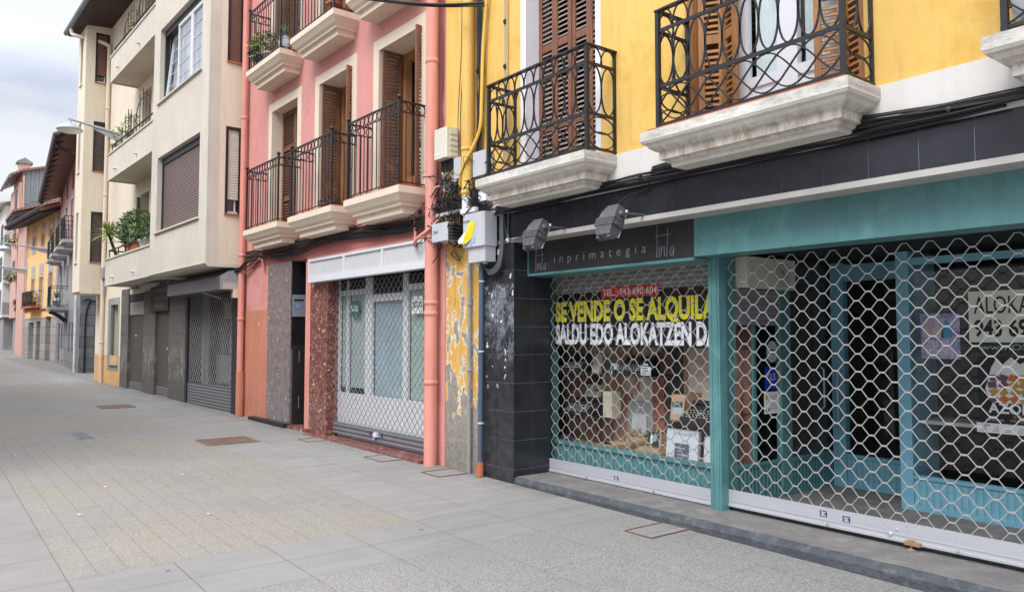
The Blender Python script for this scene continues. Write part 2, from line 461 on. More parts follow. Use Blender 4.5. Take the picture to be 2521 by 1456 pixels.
def m_stoneblocks(name, c1, c2, mortar, w, h, msize=0.012, axis='uz', bump=0.8):
    t = NT(name)
    s3 = t.n('ShaderNodeSeparateXYZ', {0: t.tc.outputs['Object']})
    ax = s3.outputs['X'] if axis[0] == 'u' else s3.outputs['Y']
    vec = t.n('ShaderNodeCombineXYZ', {0: ax, 1: s3.outputs['Z']}).outputs[0]
    b = t.n('ShaderNodeTexBrick', {'Vector': vec, 'Color1': (*c1, 1), 'Color2': (*c2, 1), 'Mortar': (*mortar, 1), 'Scale': 1.0, 'Mortar Size': msize, 'Mortar Smooth': 0.3, 'Bias': 0.0, 'Brick Width': w, 'Row Height': h})
    n = t.noise(6, (1, 1, 1), 7, 0.65)
    c = t.mix(t.ramp(n, 0.3, 0.75, 0, 0.55), b.outputs['Color'], [x * 0.45 for x in c1])
    return t.bsdf(c, 0.85, 0, t.math('ADD', t.math('MULTIPLY', n, 0.5), t.math('MULTIPLY', b.outputs['Fac'], -0.7)), bump, 0.02)
m_ashlar = m_stoneblocks('grey ashlar', (0.32, 0.31, 0.295), (0.42, 0.405, 0.385), (0.16, 0.155, 0.15), 0.9, 0.42)
m_ashlardark = m_stoneblocks('dark ashlar', (0.15, 0.155, 0.16), (0.22, 0.225, 0.23), (0.05, 0.05, 0.05), 0.95, 0.40, axis='oz')
m_pier = m_stoneblocks('shopfront stone pier', (0.15, 0.14, 0.12), (0.185, 0.17, 0.15), (0.09, 0.085, 0.08), 3.0, 0.55, 0.006, bump=0.3)
def m_pierf():
    t = NT('shopfront stone pier')
    s3 = t.n('ShaderNodeSeparateXYZ', {0: t.tc.outputs['Object']})
    vec = t.n('ShaderNodeCombineXYZ', {0: s3.outputs['X'], 1: s3.outputs['Z']}).outputs[0]
    b = t.n('ShaderNodeTexBrick', {'Vector': vec, 'Color1': (0.115, 0.108, 0.095, 1), 'Color2': (0.15, 0.14, 0.122, 1), 'Mortar': (0.06, 0.057, 0.052, 1), 'Scale': 1.0, 'Mortar Size': 0.007, 'Mortar Smooth': 0.3, 'Bias': 0.0, 'Brick Width': 3.0, 'Row Height': 0.55})
    n = t.noise(5, (1, 1, 1), 7, 0.65)
    c = t.mix(t.ramp(n, 0.35, 0.75, 0, 0.6), b.outputs['Color'], (0.05, 0.05, 0.045))
    # lime bloom running down from about waist height
    d = t.noise(11, (1.6, 1.6, 0.4), 7, 0.7, 0.3, (2, 6, 1))
    m_ = t.math('MULTIPLY', t.ramp(d, 0.50, 0.66), t.math('MULTIPLY', t.ramp(s3.outputs['Z'], 1.42, 1.25), t.ramp(s3.outputs['Z'], 0.45, 0.8)))
    c = t.mix(t.math('MULTIPLY', m_, 0.7), c, (0.42, 0.41, 0.39))
    return t.bsdf(c, 0.8, 0, t.math('ADD', t.math('MULTIPLY', n, 0.5), t.math('MULTIPLY', b.outputs['Fac'], -0.6)), 0.4, 0.015)
m_pier = m_pierf()
def m_slats(name, col, pitch, axis='Z', depth=0.5, rough=0.5, dark=0.25):
    t = NT(name)
    s3 = t.n('ShaderNodeSeparateXYZ', {0: t.tc.outputs['Object']})
    f = t.math('FRACT', t.math('DIVIDE', t.math('ADD', s3.outputs[axis], 50.0), pitch))
    gap = t.ramp(f, 0.0, 0.10, 1, 0)
    n = t.noise(3, (1, 1, 4), 4)
    c = t.mix(t.ramp(n, 0.3, 0.7), [x * 0.88 for x in col], [x * 1.08 for x in col])
    c = t.mix(gap, c, [x * dark for x in col])
    prof = t.math('SINE', t.math('MULTIPLY', f, math.pi))
    return t.bsdf(c, rough, 0, prof, depth, pitch * 0.35)
m_rollbrown = m_slats('brown roller slats', (0.145, 0.095, 0.085), 0.055)
m_rollred = m_slats('rust brown roller slats', (0.165, 0.075, 0.05), 0.045, depth=0.2, dark=0.6)
m_rollwhite = m_slats('ivory roller slats', (0.62, 0.58, 0.48), 0.052, depth=0.35, dark=0.45)
m_rollgrey = m_slats('grey roller slats', (0.25, 0.25, 0.255), 0.05, depth=0.5)
m_rolldoor = m_slats('brown shop roller', (0.085, 0.075, 0.065), 0.03, depth=0.25, dark=0.55)
m_rail = m_slats('ribbed grey rail', (0.15, 0.15, 0.165), 0.062, depth=0.6)
m_blind = m_slats('pale window blind', (0.42, 0.52, 0.49), 0.034, depth=0.3, dark=0.3)
m_ribteal = m_slats('ribbed teal boards', srgb(88, 140, 144), 0.055, 'X', depth=0.5, dark=0.4)
m_ribtealr = m_slats('ribbed teal boards side', srgb(82, 134, 138), 0.055, 'Y', depth=0.5, dark=0.4)
m_ribblue = m_slats('ribbed blue boards', srgb(118, 174, 194), 0.055, 'X', depth=0.4, dark=0.55)
m_corr = m_slats('corrugated steel', (0.27, 0.29, 0.32), 0.16, 'X', depth=0.7, dark=0.6)
m_rooftile = m_slats('clay roof tiles', (0.27, 0.155, 0.12), 0.22, 'X', depth=0.8, dark=0.35)
m_orange = pm('orange house paint', srgb(240, 194, 134), 0.85, 0.07, 0.8, bump=0.2, bscale=20, dirt=((0.5, 0.25, 0.1), 0.15))
m_pinkold = pm('old pink plaster', srgb(190, 150, 146), 0.9, 0.12, 0.7, dirt=((0.3, 0.2, 0.19), 0.3))
m_greyplaster = pm('grey old plaster', (0.30, 0.30, 0.30), 0.9, 0.25, 0.7, sc=(1, 1, 0.4), dirt=((0.12, 0.12, 0.12), 0.4))
m_salmon = pm('salmon far plaster', srgb(200, 160, 146), 0.9, 0.08, 0.7)
m_farwhite = pm('white far render', srgb(216, 214, 208), 0.9, 0.05, 0.6)
m_redpaint = pm('red gable paint', srgb(190, 100, 94), 0.8, 0.08, 0.8)
m_plank = woodm('eave planks', (0.12, 0.09, 0.088), (0.27, 0.21, 0.20), 'u', 0.8, 4)
m_quoin = pm('pale quoin stone', (0.42, 0.41, 0.40), 0.85, 0.15, 3, bump=0.5, bscale=20)
m_oldstone = m_stoneblocks('old stone house wall', (0.20, 0.20, 0.202), (0.30, 0.298, 0.295), (0.10, 0.10, 0.10), 1.1, 0.55)

# paving: slabs laid in a grid, joints as dark sunk lines
def m_paving(name, c1, c2, row, length, off, grain, gcol, streak=None, stain=None, jw=0.0042, jcol=0.42, along='Y', origin=(0, 0)):
    t = NT(name)
    s3 = t.n('ShaderNodeSeparateXYZ', {0: t.tc.outputs['Object']})
    x = t.math('SUBTRACT', s3.outputs['X'], origin[0]); y = t.math('SUBTRACT', s3.outputs['Y'], origin[1])
    vec = t.n('ShaderNodeCombineXYZ', {0: y, 1: x} if along == 'Y' else {0: x, 1: y}).outputs[0]
    jw = jw * 1.1
    b = t.n('ShaderNodeTexBrick', {'Vector': vec, 'Color1': (0.35, 0.35, 0.35, 1), 'Color2': (0.65, 0.65, 0.65, 1), 'Mortar': (0.5, 0.5, 0.5, 1), 'Scale': 1.0, 'Mortar Size': jw, 'Mortar Smooth': 0.2, 'Bias': 0.0, 'Brick Width': length, 'Row Height': row}, offset=off)
    tone = t.n('ShaderNodeSeparateColor', {0: b.outputs['Color']}).outputs[0]
    n0 = t.noise(0.7, (1, 1, 1), 6, 0.6)
    c = t.mix(t.ramp(n0, 0.32, 0.68), c1, c2)
    c = t.mix(1.0, c, t.mix(tone, (0.93, 0.93, 0.93), (1.07, 1.07, 1.07)), 'MULTIPLY')
    if streak:
        ns = t.noise(1.6, (0.8, 4.5, 1), 6, 0.65, 0.4)
        c = t.mix(t.ramp(ns, 0.5, 0.72, 0, 0.6), c, streak)
    if stain:
        n5 = t.noise(0.55, (1.1, 1, 1), 5, 0.6, 0.3, (4, 8, 0))
        c = t.mix(t.ramp(n5, 0.45, 0.62, 0, 0.75), c, stain)
    g = t.n('ShaderNodeTexVoronoi', {'Vector': t.co(), 'Scale': grain}).outputs['Distance']
    g2 = t.noise(grain * 0.6, (1, 1, 1), 3, 0.6)
    c = t.mix(t.math('MULTIPLY', t.ramp(t.math('ADD', t.math('MULTIPLY', g, 0.6), t.math('MULTIPLY', g2, 0.6)), 0.45, 0.75), gcol), c, [q * 0.42 for q in c1])
    # trodden-in gum: small dark spots
    gv = t.n('ShaderNodeTexVoronoi', {'Vector': t.co(), 'Scale': 2.1})
    gr = t.n('ShaderNodeSeparateColor', {0: gv.outputs['Color']}).outputs[0]
    spot = t.math('MULTIPLY', t.ramp(gv.outputs['Distance'], 0.05, 0.035), t.math('GREATER_THAN', gr, 0.25))
    c = t.mix(t.math('MULTIPLY', t.ramp(t.noise(2.6, (1, 1, 1), 7, 0.7, 0.5, (2, 5, 0)), 0.56, 0.72), 0.35), c, [q * 0.6 for q in c1])
    c = t.mix(t.math('MULTIPLY', spot, 0.75), c, (0.05, 0.05, 0.05))
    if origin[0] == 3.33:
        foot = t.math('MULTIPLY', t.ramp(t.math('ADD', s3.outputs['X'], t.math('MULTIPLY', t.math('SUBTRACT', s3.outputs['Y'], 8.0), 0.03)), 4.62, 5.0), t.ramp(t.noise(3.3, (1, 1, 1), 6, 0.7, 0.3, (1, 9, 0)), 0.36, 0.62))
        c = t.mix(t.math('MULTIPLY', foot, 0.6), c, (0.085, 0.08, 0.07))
    c = t.mix(t.math('MULTIPLY', b.outputs['Fac'], 1 - jcol), c, (0.06, 0.055, 0.05))
    h = t.math('ADD', t.math('MULTIPLY', b.outputs['Fac'], -0.8), t.math('MULTIPLY', g, 0.35))
    return t.bsdf(c, 0.8, 0, h, 0.5, 0.006)
GREY1, GREY2 = (0.225, 0.217, 0.203), (0.285, 0.276, 0.258)
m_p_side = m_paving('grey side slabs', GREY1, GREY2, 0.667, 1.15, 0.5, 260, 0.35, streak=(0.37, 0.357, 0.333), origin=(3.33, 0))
m_p_beige = m_paving('beige washed strips', (0.262, 0.252, 0.229), (0.315, 0.30, 0.266), 0.1807, 0.9, 0.37, 110, 0.7, stain=(0.325, 0.288, 0.226), jw=0.003, jcol=0.6, origin=(0.80, 0.1))
m_p_cross = m_paving('grey cross band', (0.225, 0.218, 0.206), (0.275, 0.268, 0.254), 0.44, 0.642, 0.0, 260, 0.35, streak=(0.31, 0.305, 0.30), along='X', origin=(0.80, 4.80))
m_p_near = m_paving('washed near slabs', (0.25, 0.243, 0.228), (0.30, 0.292, 0.274), 0.642, 1.6, 0.5, 95, 0.75, origin=(0.80, 4.8), jcol=0.6)
m_p_left = m_paving('grey left band', (0.225, 0.215, 0.20), (0.28, 0.27, 0.252), 0.80, 0.62, 0.0, 260, 0.35, streak=(0.31, 0.30, 0.28), origin=(0.0, 5.68))

# ------------------------------------------------------------------ the ground
SL = 0.008
def ground():
    v = []; f = []; mi = []
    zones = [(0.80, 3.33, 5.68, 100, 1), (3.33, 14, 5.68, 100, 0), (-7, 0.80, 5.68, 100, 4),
             (-7, 14, 4.80, 5.68, 2), (-7, 14, -6, 4.80, 3), (-80, -7, -6, 100, 4), (14, 90, -6, 100, 4), (-80, 90, 100, 400, 4)]
    for x0, x1, y0, y1, m in zones:
        b = len(v)
        v += [(x0, y0, SL * y0), (x1, y0, SL * y0), (x1, y1, SL * y1), (x0, y1, SL * y1)]
        f.append((b, b + 1, b + 2, b + 3)); mi.append(m)
    me = D.meshes.new('pavement'); me.from_pydata(v, [], f)
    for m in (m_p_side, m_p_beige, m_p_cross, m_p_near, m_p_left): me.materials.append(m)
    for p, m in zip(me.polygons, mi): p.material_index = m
    o = D.objects.new('pavement', me); COL.objects.link(o)
    tag(o, 'grey and beige slab paving of the pedestrian street', None, None, 'structure')
ground()
WF = Frame((0, 0), (1, 0))          # world axes; o = -y
def gz(y): return SL * y
def flatplate(name, pts, h, mat, label, cat, rim=None, grp=None):
    """a cover lying in the paving; pts are world x,y corners"""
    mb = MB()
    zc = [gz(y) for _, y in pts]
    n = len(pts)
    mb.add([(x, -y, gz(y) - 0.02) for x, y in pts] + [(x, -y, gz(y) + h) for x, y in pts],
           [tuple(range(n)), tuple(range(2 * n - 1, n - 1, -1))] + [(i, (i + 1) % n, n + (i + 1) % n, n + i) for i in range(n)])
    cx = sum(p[0] for p in pts) / n; cy = sum(p[1] for p in pts) / n
    t = thing(name, label, cat, WF, (cx, -cy, min(zc) - 0.02), grp)
    part('plate', mb, mat, t)
    if rim:
        r = MB()
        for i in range(n):
            p, q = pts[i], pts[(i + 1) % n]
            r.tube([(p[0], -p[1], gz(p[1]) + h), (q[0], -q[1], gz(q[1]) + h)], 0.008, 4)
        part('rim', r, rim, t)
    return t
def rect(x0, x1, y0, y1): return [(x0, y0), (x1, y0), (x1, y1), (x0, y1)]
flatplate('manhole_cover', rect(3.22, 3.93, 11.0, 11.66), 0.005, m_asphaltmetal, 'large rusty brown square cover in the paving before the pink shop', 'manhole cover', m_step, 'brown iron covers in the paving')
flatplate('manhole_cover', rect(2.98, 3.60, 17.35, 18.05), 0.005, m_asphaltmetal, 'smaller brown cover farther up the street before the cream building', 'manhole cover', m_step, 'brown iron covers in the paving')
t = flatplate('drain_grate', rect(1.90, 2.10, 12.75, 13.55), 0.004, m_dark, 'narrow dark drain grate in the beige middle of the street', 'drain grate', m_greymetal)
mb = MB()
for k in range(16): mb.box(1.905, 2.095, -(12.79 + k * 0.048), -(12.775 + k * 0.048), gz(13.1) + 0.002, gz(13.1) + 0.011)
part('bar', mb, m_greymetal, t)
for x0, x1, y0, y1, lab in [(4.46, 4.83, 10.55, 10.88, 'slab-filled inspection cover beside the entrance step of the pink building'),
                            (4.52, 4.93, 8.45, 8.90, 'slab-filled inspection cover below the metal rail of the pink shop'),
                            (4.56, 4.97, 7.20, 7.55, 'slab-filled inspection cover at the foot of the peeling yellow wall'),
                            (4.55, 5.0, 4.10, 4.38, 'pale framed inspection cover before the step of the teal shop')]:
    flatplate('inspection_cover', rect(x0, x1, y0, y1), 0.003, m_p_cross, lab, 'inspection cover', m_asphaltmetal, 'thin framed covers along the wall')
flatplate('inspection_cover', rect(3.75, 4.1, 2.02, 2.3), 0.003, m_asphaltmetal, 'small brown cover at the bottom edge of the photo', 'inspection cover', m_step)
rnd = random.Random(5)
for x, y, lab in [(1.15, 7.6, 'white paper scrap on the left part of the beige strips'), (1.55, 8.75, 'two-pointed white paper scrap on the beige strips'),
                  (2.35, 9.0, 'small white scrap near the middle of the beige paving'), (2.05, 6.95, 'torn white scrap nearest the grey cross band'),
                  (1.02, 11.6, 'tiny white scrap far back at the left edge')]:
    mb = MB(); pts = []
    for k in range(6):
        an = k * math.pi / 3 + rnd.uniform(-0.3, 0.3); r = rnd.uniform(0.008, 0.024)
        pts.append((x + r * math.cos(an), -(y + r * 0.7 * math.sin(an))))
    mb.add([(p[0], p[1], gz(-p[1]) + 0.004 + rnd.uniform(0, 0.008)) for p in pts], [tuple(range(6))])
    solo('paper_scrap', mb, m_paper, WF, lab, 'litter', 'bits of paper on the street')

# ------------------------------------------------------------------ shared builders
def tiles(mb, a0, a1, z0, z1, na, rows, face, fn, gap=0.0035, th=0.006):
    """wall tiles standing on a grout bed; fn maps (a, depth, z) to u,o,z"""
    w = (a1 - a0) / na
    zs = rows
    for i in range(na):
        for j in range(len(zs) - 1):
            t = MB().box(a0 + i * w + gap, a0 + (i + 1) * w - gap, 0, th, zs[j] + gap, zs[j + 1] - gap)
            mb.merge(t, lambda p: fn(*p))
def louvre(w, h, rails, pitch=0.045, t=0.035, stile=0.05, mslat=1):
    """a shutter leaf in its own axes: x across, y thickness, z up"""
    m = MB()
    m.box(0, stile, 0, t, 0, h); m.box(w - stile, w, 0, t, 0, h)
    zs = [0] + list(rails) + [h]
    rh = 0.075
    edges = []
    for i, z in enumerate(zs):
        a_ = max(0, min(h - rh, z - rh / 2)) if 0 < i < len(zs) - 1 else (0 if i == 0 else h - rh)
        m.box(stile, w - stile, 0.004, t - 0.004, a_, a_ + rh); edges.append(a_)
    for i in range(len(edges) - 1):
        z = edges[i] + rh + pitch * 0.5
        while z < edges[i + 1] - pitch * 0.3:
            m.prism([(0.002, z + 0.014), (0.006, z + 0.019), (t - 0.002, z - 0.012), (t - 0.006, z - 0.017)], 'u', stile, w - stile, mslat)
            z += pitch
    return m
def place(leaf, u, o, z, ang=0.0):
    c, s_ = math.cos(ang), math.sin(ang)
    return MB().merge(leaf, lambda p: (u + p[0] * c - p[1] * s_, o + p[0] * s_ + p[1] * c, z + p[2]))
def foliage(mb, c, rad, n, size, rng, mats=2, flat_=0.0, droop=0.3):
    for _ in range(n):
        while True:
            p = Vector((rng.uniform(-1, 1), rng.uniform(-1, 1), rng.uniform(-1, 1)))
            if 0.15 < p.length < 1: break
        q = Vector((c[0] + p.x * rad[0], c[1] + p.y * rad[1], c[2] + p.z * rad[2]))
        d = (p.normalized() + Vector((rng.uniform(-.7, .7), rng.uniform(-.7, .7), rng.uniform(-.5, .7)))).normalized()
        x = d.orthogonal().normalized(); x = (Matrix.Rotation(rng.uniform(0, 6.28), 3, d) @ x)
        L = size * rng.uniform(0.7, 1.4); w_ = L * 0.42
        tip = q + d * L; mid = q + d * L * 0.5 - Vector((0, 0, droop * L * 0.2))
        mb.add([q, mid + x * w_ * .5, tip - Vector((0, 0, droop * L * .5)), mid - x * w_ * .5], [(0, 1, 2, 3)], rng.randrange(mats))
def spikes(mb, c, n, L, w_, rng, up=0.5, mats=1, droop=0.5):
    for k in range(n):
        an = rng.uniform(0, 6.28); el = rng.uniform(-0.35, 1.3) * up + 0.25
        d = Vector((math.cos(an) * math.cos(el), math.sin(an) * math.cos(el), math.sin(el)))
        side = d.cross(Vector((0, 0, 1))).normalized() * w_ * 0.5
        l = L * rng.uniform(0.7, 1.1); c_ = Vector(c); P = []
        for i, (t_, ww) in enumerate([(0, .8), (.35, 1), (.7, .7), (1, .05)]):
            q = c_ + d * l * t_ - Vector((0, 0, droop * l * t_ * t_ * 0.5))
            P += [q + side * ww, q - side * ww]
        mb.add(P, [(2 * i, 2 * i + 1, 2 * i + 3, 2 * i + 2) for i in range(3)], rng.randrange(mats))
def pot(mb, c, r, h, n=14):
    mb.lathe(c, [(r * .72, 0), (r * .95, h * .8), (r * 1.06, h * .8), (r * 1.06, h), (r * .9, h), (r * .88, h * .88)], n)
def slab_profile(mb, u0, u1, out, ztop, prof, mi=0, mis=None):
    """a moulded balcony slab mitred round its three free sides; prof = [(inset, drop), ...]"""
    P = []
    for ins, dz in prof:
        P += [(u0 + ins, 0, ztop - dz), (u0 + ins, out - ins, ztop - dz), (u1 - ins, out - ins, ztop - dz), (u1 - ins, 0, ztop - dz)]
    F = []
    for i in range(len(prof) - 1):
        for k in range(3):
            F.append((i * 4 + k, i * 4 + k + 1, (i + 1) * 4 + k + 1, (i + 1) * 4 + k))
        F.append((i * 4 + 3, i * 4, (i + 1) * 4, (i + 1) * 4 + 3))
    n = len(prof) - 1
    F += [(0, 1, 2, 3), (n * 4 + 3, n * 4 + 2, n * 4 + 1, n * 4)]
    mb.add(P, F, mi)
_gr = random.Random(77)
def meshgrille(mb, u0, u1, o, z0, z1, per, rowh, r, flat_=0.2, clip=True, mi=0, n=4, round_=False):
    """links of a roll-up grille: wavy rods, each crest clipped to the trough above"""
    rows = int(round((z1 - z0) / rowh))
    half = per / 2
    for k in range(rows):
        zb = z0 + k * rowh
        path = []
        i0 = 0; nn = int(math.ceil((u1 - u0) / half)) + 1
        for i in range(nn):
            uc = u0 + i * half
            hi = (i + k) % 2 == 0
            z = zb + (rowh if hi else 0)
            if round_:
                for dx, fz in ((-.6, .52), (-.36, .84), (0, 1.0), (.36, .84), (.6, .52)) if hi else ((0, 0.0),):
                    path.append((uc + dx * half, o, zb + rowh * fz if hi else zb))
            else:
                path.append((uc - half * flat_, o, z)); path.append((uc + half * flat_, o, z))
            if clip and hi and u0 < uc < u1 and k < rows - 1:
                mb.box(uc - half * 0.23, uc + half * 0.23, o - r * 1.25, o + r * 1.25, z - r * 1.1, z + r * 1.5, mi)
        path = [(p[0] + _gr.uniform(-.002, .002), p[1] + _gr.uniform(-.0015, .0015), p[2] + _gr.uniform(-.0022, .0022)) for p in path if u0 <= p[0] <= u1]
        if len(path) > 1: mb.tube(path, r, n, mi=mi, cap=False)
def ellipse(mb, c, a_, b, plane, r, n=20, mi=0, t0=0, t1=2 * math.pi, k=4):
    full = abs(t1 - t0 - 2 * math.pi) < 1e-6
    pts = []
    for i in range(n if full else n + 1):
        t_ = t0 + (t1 - t0) * i / n
        x, z = a_ * math.cos(t_), b * math.sin(t_)
        pts.append((c[0] + x, c[1], c[2] + z) if plane == 'u' else (c[0], c[1] + x, c[2] + z))
    mb.tube(pts, r, k, closed=full, mi=mi, cap=False)
rnd = random.Random(11)
def sag(p, q, dip, n=10, wob=0.0):
    p, q = Vector(p), Vector(q)
    out = []
    for i in range(n + 1):
        t_ = i / n
        v = p.lerp(q, t_); v.z -= dip * 4 * t_ * (1 - t_)
        v += Vector((0, rnd.uniform(-wob, wob), rnd.uniform(-wob, wob)))
        out.append(v)
    return out
def smooth(pts, n=5):
    """Catmull-Rom through the points"""
    P = [Vector(p) for p in pts]; P = [P[0] * 2 - P[1]] + P + [P[-1] * 2 - P[-2]]
    out = []
    for i in range(1, len(P) - 2):
        for k in range(n):
            t_ = k / n
            a_, b, c, d = P[i - 1], P[i], P[i + 1], P[i + 2]
            out.append(0.5 * ((2 * b) + (c - a_) * t_ + (2 * a_ - 5 * b + 4 * c - d) * t_ ** 2 + (3 * b - a_ - 3 * c + d) * t_ ** 3))
    out.append(P[-2])
    return out

# ================================================================== YELLOW BUILDING
Y = Frame((5.0, 7.0), (0, -1))
yb = thing('yellow_building', 'yellow building with black tiled ground floor shop and white moulded balconies', 'building', Y, (4.0, 0, 0))
mb = MB()
W1, W2, W3 = (0.81, 1.86, 3.26, 5.75), (2.93, 4.45, 3.26, 5.75), (5.58, 6.63, 3.26, 5.75)
mb.wall(-0.76, 9, 3.24, 9.5, -0.32, 0, [W1, W2, W3])
part('wall', mb, m_yellow, yb)
mb = MB().box(-0.76, -0.035, -0.35, -0.012, -0.1, 3.24)
part('peeling_wall', mb, m_peel, yb, 'peeling yellow wall strip over bare concrete')
mb = MB().box(-0.035, 0.44, -0.30, 0.008, 2.93, 3.24).box(0.44, 9, -0.30, 0.012, 2.93, 3.262)
part('plinth_band', mb, m_plinth, yb)
mb = MB().box(-0.76, 9, -8, -4.2, -0.1, 9.5).box(-0.76, 9, -8, -0.33, 9.5, 9.7).box(-0.76, 9, -4.2, -0.9, 3.0, 3.2).box(-0.76, -0.6, -4.2, -0.36, 3.2, 9.5).box(8.9, 9, -4.2, -0.36, -0.1, 9.5)
part('light_block_core', mb, m_room, yb)  # unseen core boxes added behind the front to block stray light
# window trims, shutters
mb = MB().box(0.72, 0.81, -0.16, 0.012, 3.262, 5.9).box(1.86, 1.93, -0.16, 0.012, 3.262, 5.9).box(0.72, 1.93, -0.16, 0.014, 5.75, 5.9)
# the white-painted left reveal
mb.quad((0.812, -0.32, 3.262), (0.812, 0.0, 3.262), (0.812, 0.0, 5.75), (0.812, -0.32, 5.75))
sur = part('window_surround', mb, m_white, yb)
for k in range(4):
    lf = louvre(0.262, 2.46, [0.52, 1.38], 0.052)
    part('shutter_leaf', place(lf, 0.815 + k * 0.2625, -0.20 + (0.012 if k % 2 else 0), 3.27), [m_wood, m_slat], sur)
# middle window: folded leaves, white glazed doors
fr = MB().box(2.93, 2.99, -0.30, -0.02, 3.262, 5.75).box(4.40, 4.45, -0.30, -0.02, 3.262, 5.75).box(2.985, 4.405, -0.30, -0.02, 5.70, 5.749)
wf = part('window_frame', fr, m_honey, yb)
for u, an in ((2.985, -0.55), (3.185, 0.45), (4.03, -0.35), (4.225, 0.42)):
    part('shutter_leaf', place(louvre(0.215, 2.46, [0.8, 1.6], 0.05, 0.03), u, -0.10 if an < 0 else -0.19, 3.268, an), [m_honey, m_honey], wf)
for u0, u1 in ((3.28, 3.72), (3.72, 4.16)):
    d = MB()
    d.box(u0, u0 + .085, -.30, -.24, 3.265, 5.75).box(u1 - .085, u1, -.30, -.24, 3.265, 5.75).box(u0 + .085, u1 - .085, -.30, -.24, 3.265, 3.35)
    d.box(u0 + .085, u1 - .085, -.30, -.24, 3.60, 3.68).box(u0 + .085, u1 - .085, -.285, -.258, 3.35, 3.60).box(u0 + .12, u1 - .12, -.26, -.252, 3.39, 3.56).box(u0 + .085, u1 - .085, -.30, -.24, 5.65, 5.75)
    dd = part('balcony_door', d, m_pvc, yb)
    part('pane', MB().quad((u0 + .085, -.27, 3.68), (u1 - .085, -.27, 3.68), (u1 - .085, -.27, 5.65), (u0 + .085, -.27, 5.65)), m_glass, dd)
    cmb = MB()
    n_ = 14
    for i in range(n_):
        ua = u0 + .085 + (u1 - u0 - .17) * i / n_; ub = u0 + .085 + (u1 - u0 - .17) * (i + 1) / n_
        cmb.quad((ua, -.36 - (i % 2) * .03, 3.62), (ub, -.36 - ((i + 1) % 2) * .03, 3.62), (ub, -.36 - ((i + 1) % 2) * .03, 5.7), (ua, -.36 - (i % 2) * .03, 5.7))
    part('curtain', cmb, pm('net curtain', (0.70, 0.76, 0.78), 0.9), dd)
part('side_panel', MB().box(2.99, 3.28, -.30, -.27, 3.262, 5.75).box(4.16, 4.40, -.30, -.27, 3.262, 5.75), m_honey, yb)
lf3 = MB()
for k in range(4): lf3.merge(place(louvre(0.2625, 2.46, [0.52, 1.38], 0.052), 5.58 + k * 0.2625, -0.20, 3.27))
part('shutter_leaf', lf3, [m_wood, m_slat], yb)

# balconies
PROF = [(0.0, 0.0), (0.0, 0.075), (0.012, 0.095), (0.035, 0.105), (0.05, 0.13), (0.085, 0.155), (0.11, 0.165), (0.11, 0.225), (0.145, 0.228), (0.15, 0.25), (0.175, 0.255), (0.18, 0.285)]
def ellipse_railing(u0, u1, out, z0, z1):
    m = MB()
    zc, zb = z1 - 0.165, z0 + 0.325
    b = 0.014
    for u in (u0, u1):
        m.box(u - .017, u + .017, out - .017, out + .017, z0 - .03, z1)
        m.box(u - .012, u + .012, 0.0, 0.025, z0, z1)
    def band(z, w, t_):
        m.box(u0 - .02, u1 + .02, out - w, out + w, z - t_, z + t_)
        for u in (u0, u1): m.box(u - w, u + w, 0.0, out - w - .001, z - t_ * .98, z + t_ * .98)
    band(z1, 0.024, 0.008); band(zc, 0.008, 0.014); band(zb, 0.008, 0.014); band(z0 + .012, 0.014, 0.01)
    L = u1 - u0
    n_ = max(3, int(round(L / 0.155)))
    st = L / n_
    for i in range(n_ - 0):
        c = u0 + st * (i + .5)
        ellipse(m, (c, out, (zc + zb) / 2), st * .50, (zc - zb) / 2 - .01, 'u', .0082)
        ellipse(m, (c, out + .004, zc + .008), st * .50, z1 - zc - .016, 'u', .0078, 12, t0=0, t1=math.pi)
    per = 0.78
    lo, hi = z0 + .03, zb - .014
    for ph in range(4):
        pts = []
        k = int(L / .04)
        for i in range(k + 1):
            u = u0 + L * i / k
            pts.append((u, out + .004 * ph - .006, (lo + hi) / 2 + (hi - lo) / 2 * math.sin(2 * math.pi * (u - u0) / per + ph * math.pi / 2)))
        m.tube(pts, .0075, 4, cap=False)
    for u in (u0, u1):
        c1, c2 = out * .26, out * .74
        for c in (c1, c2):
            ellipse(m, (u, c, (zc + zb) / 2), out * .245, (zc - zb) / 2 - .01, 'o', .0082)
            ellipse(m, (u, c, zc + .008), out * .26, z1 - zc - .016, 'o', .0072, 12, t0=0, t1=math.pi)
        for zz in (z0 + .095, zb - .095):
            ellipse(m, (u, out / 2, zz), out * .42, .075, 'o', .007)
    return m
for i, (s0, s1, so, r0, r1, ro) in enumerate([(0.47, 2.14, 0.425, 0.625, 2.11, 0.362), (2.80, 4.56, 0.43, 2.955, 4.505, 0.375), (5.32, 6.95, 0.425, 5.42, 6.85, 0.362)]):
    m = MB(); slab_profile(m, s0, s1, so, 3.245, PROF)
    sl = part('balcony', m, m_stucco, yb)
    rl = part('railing', ellipse_railing(r0, r1, ro, 3.27, 4.215), m_iron, sl)
    if i == 1:
        part('tile_edge', MB().box(s0 + .06, s1 - .03, 0.02, so - .02, 3.246, 3.262), m_terracotta, sl)
    if i == 2:
        part('privacy_sheet', MB().box(r0 + .03, r1 - .03, ro - .03, ro - .02, 3.31, 4.18), m_greymetal, sl)

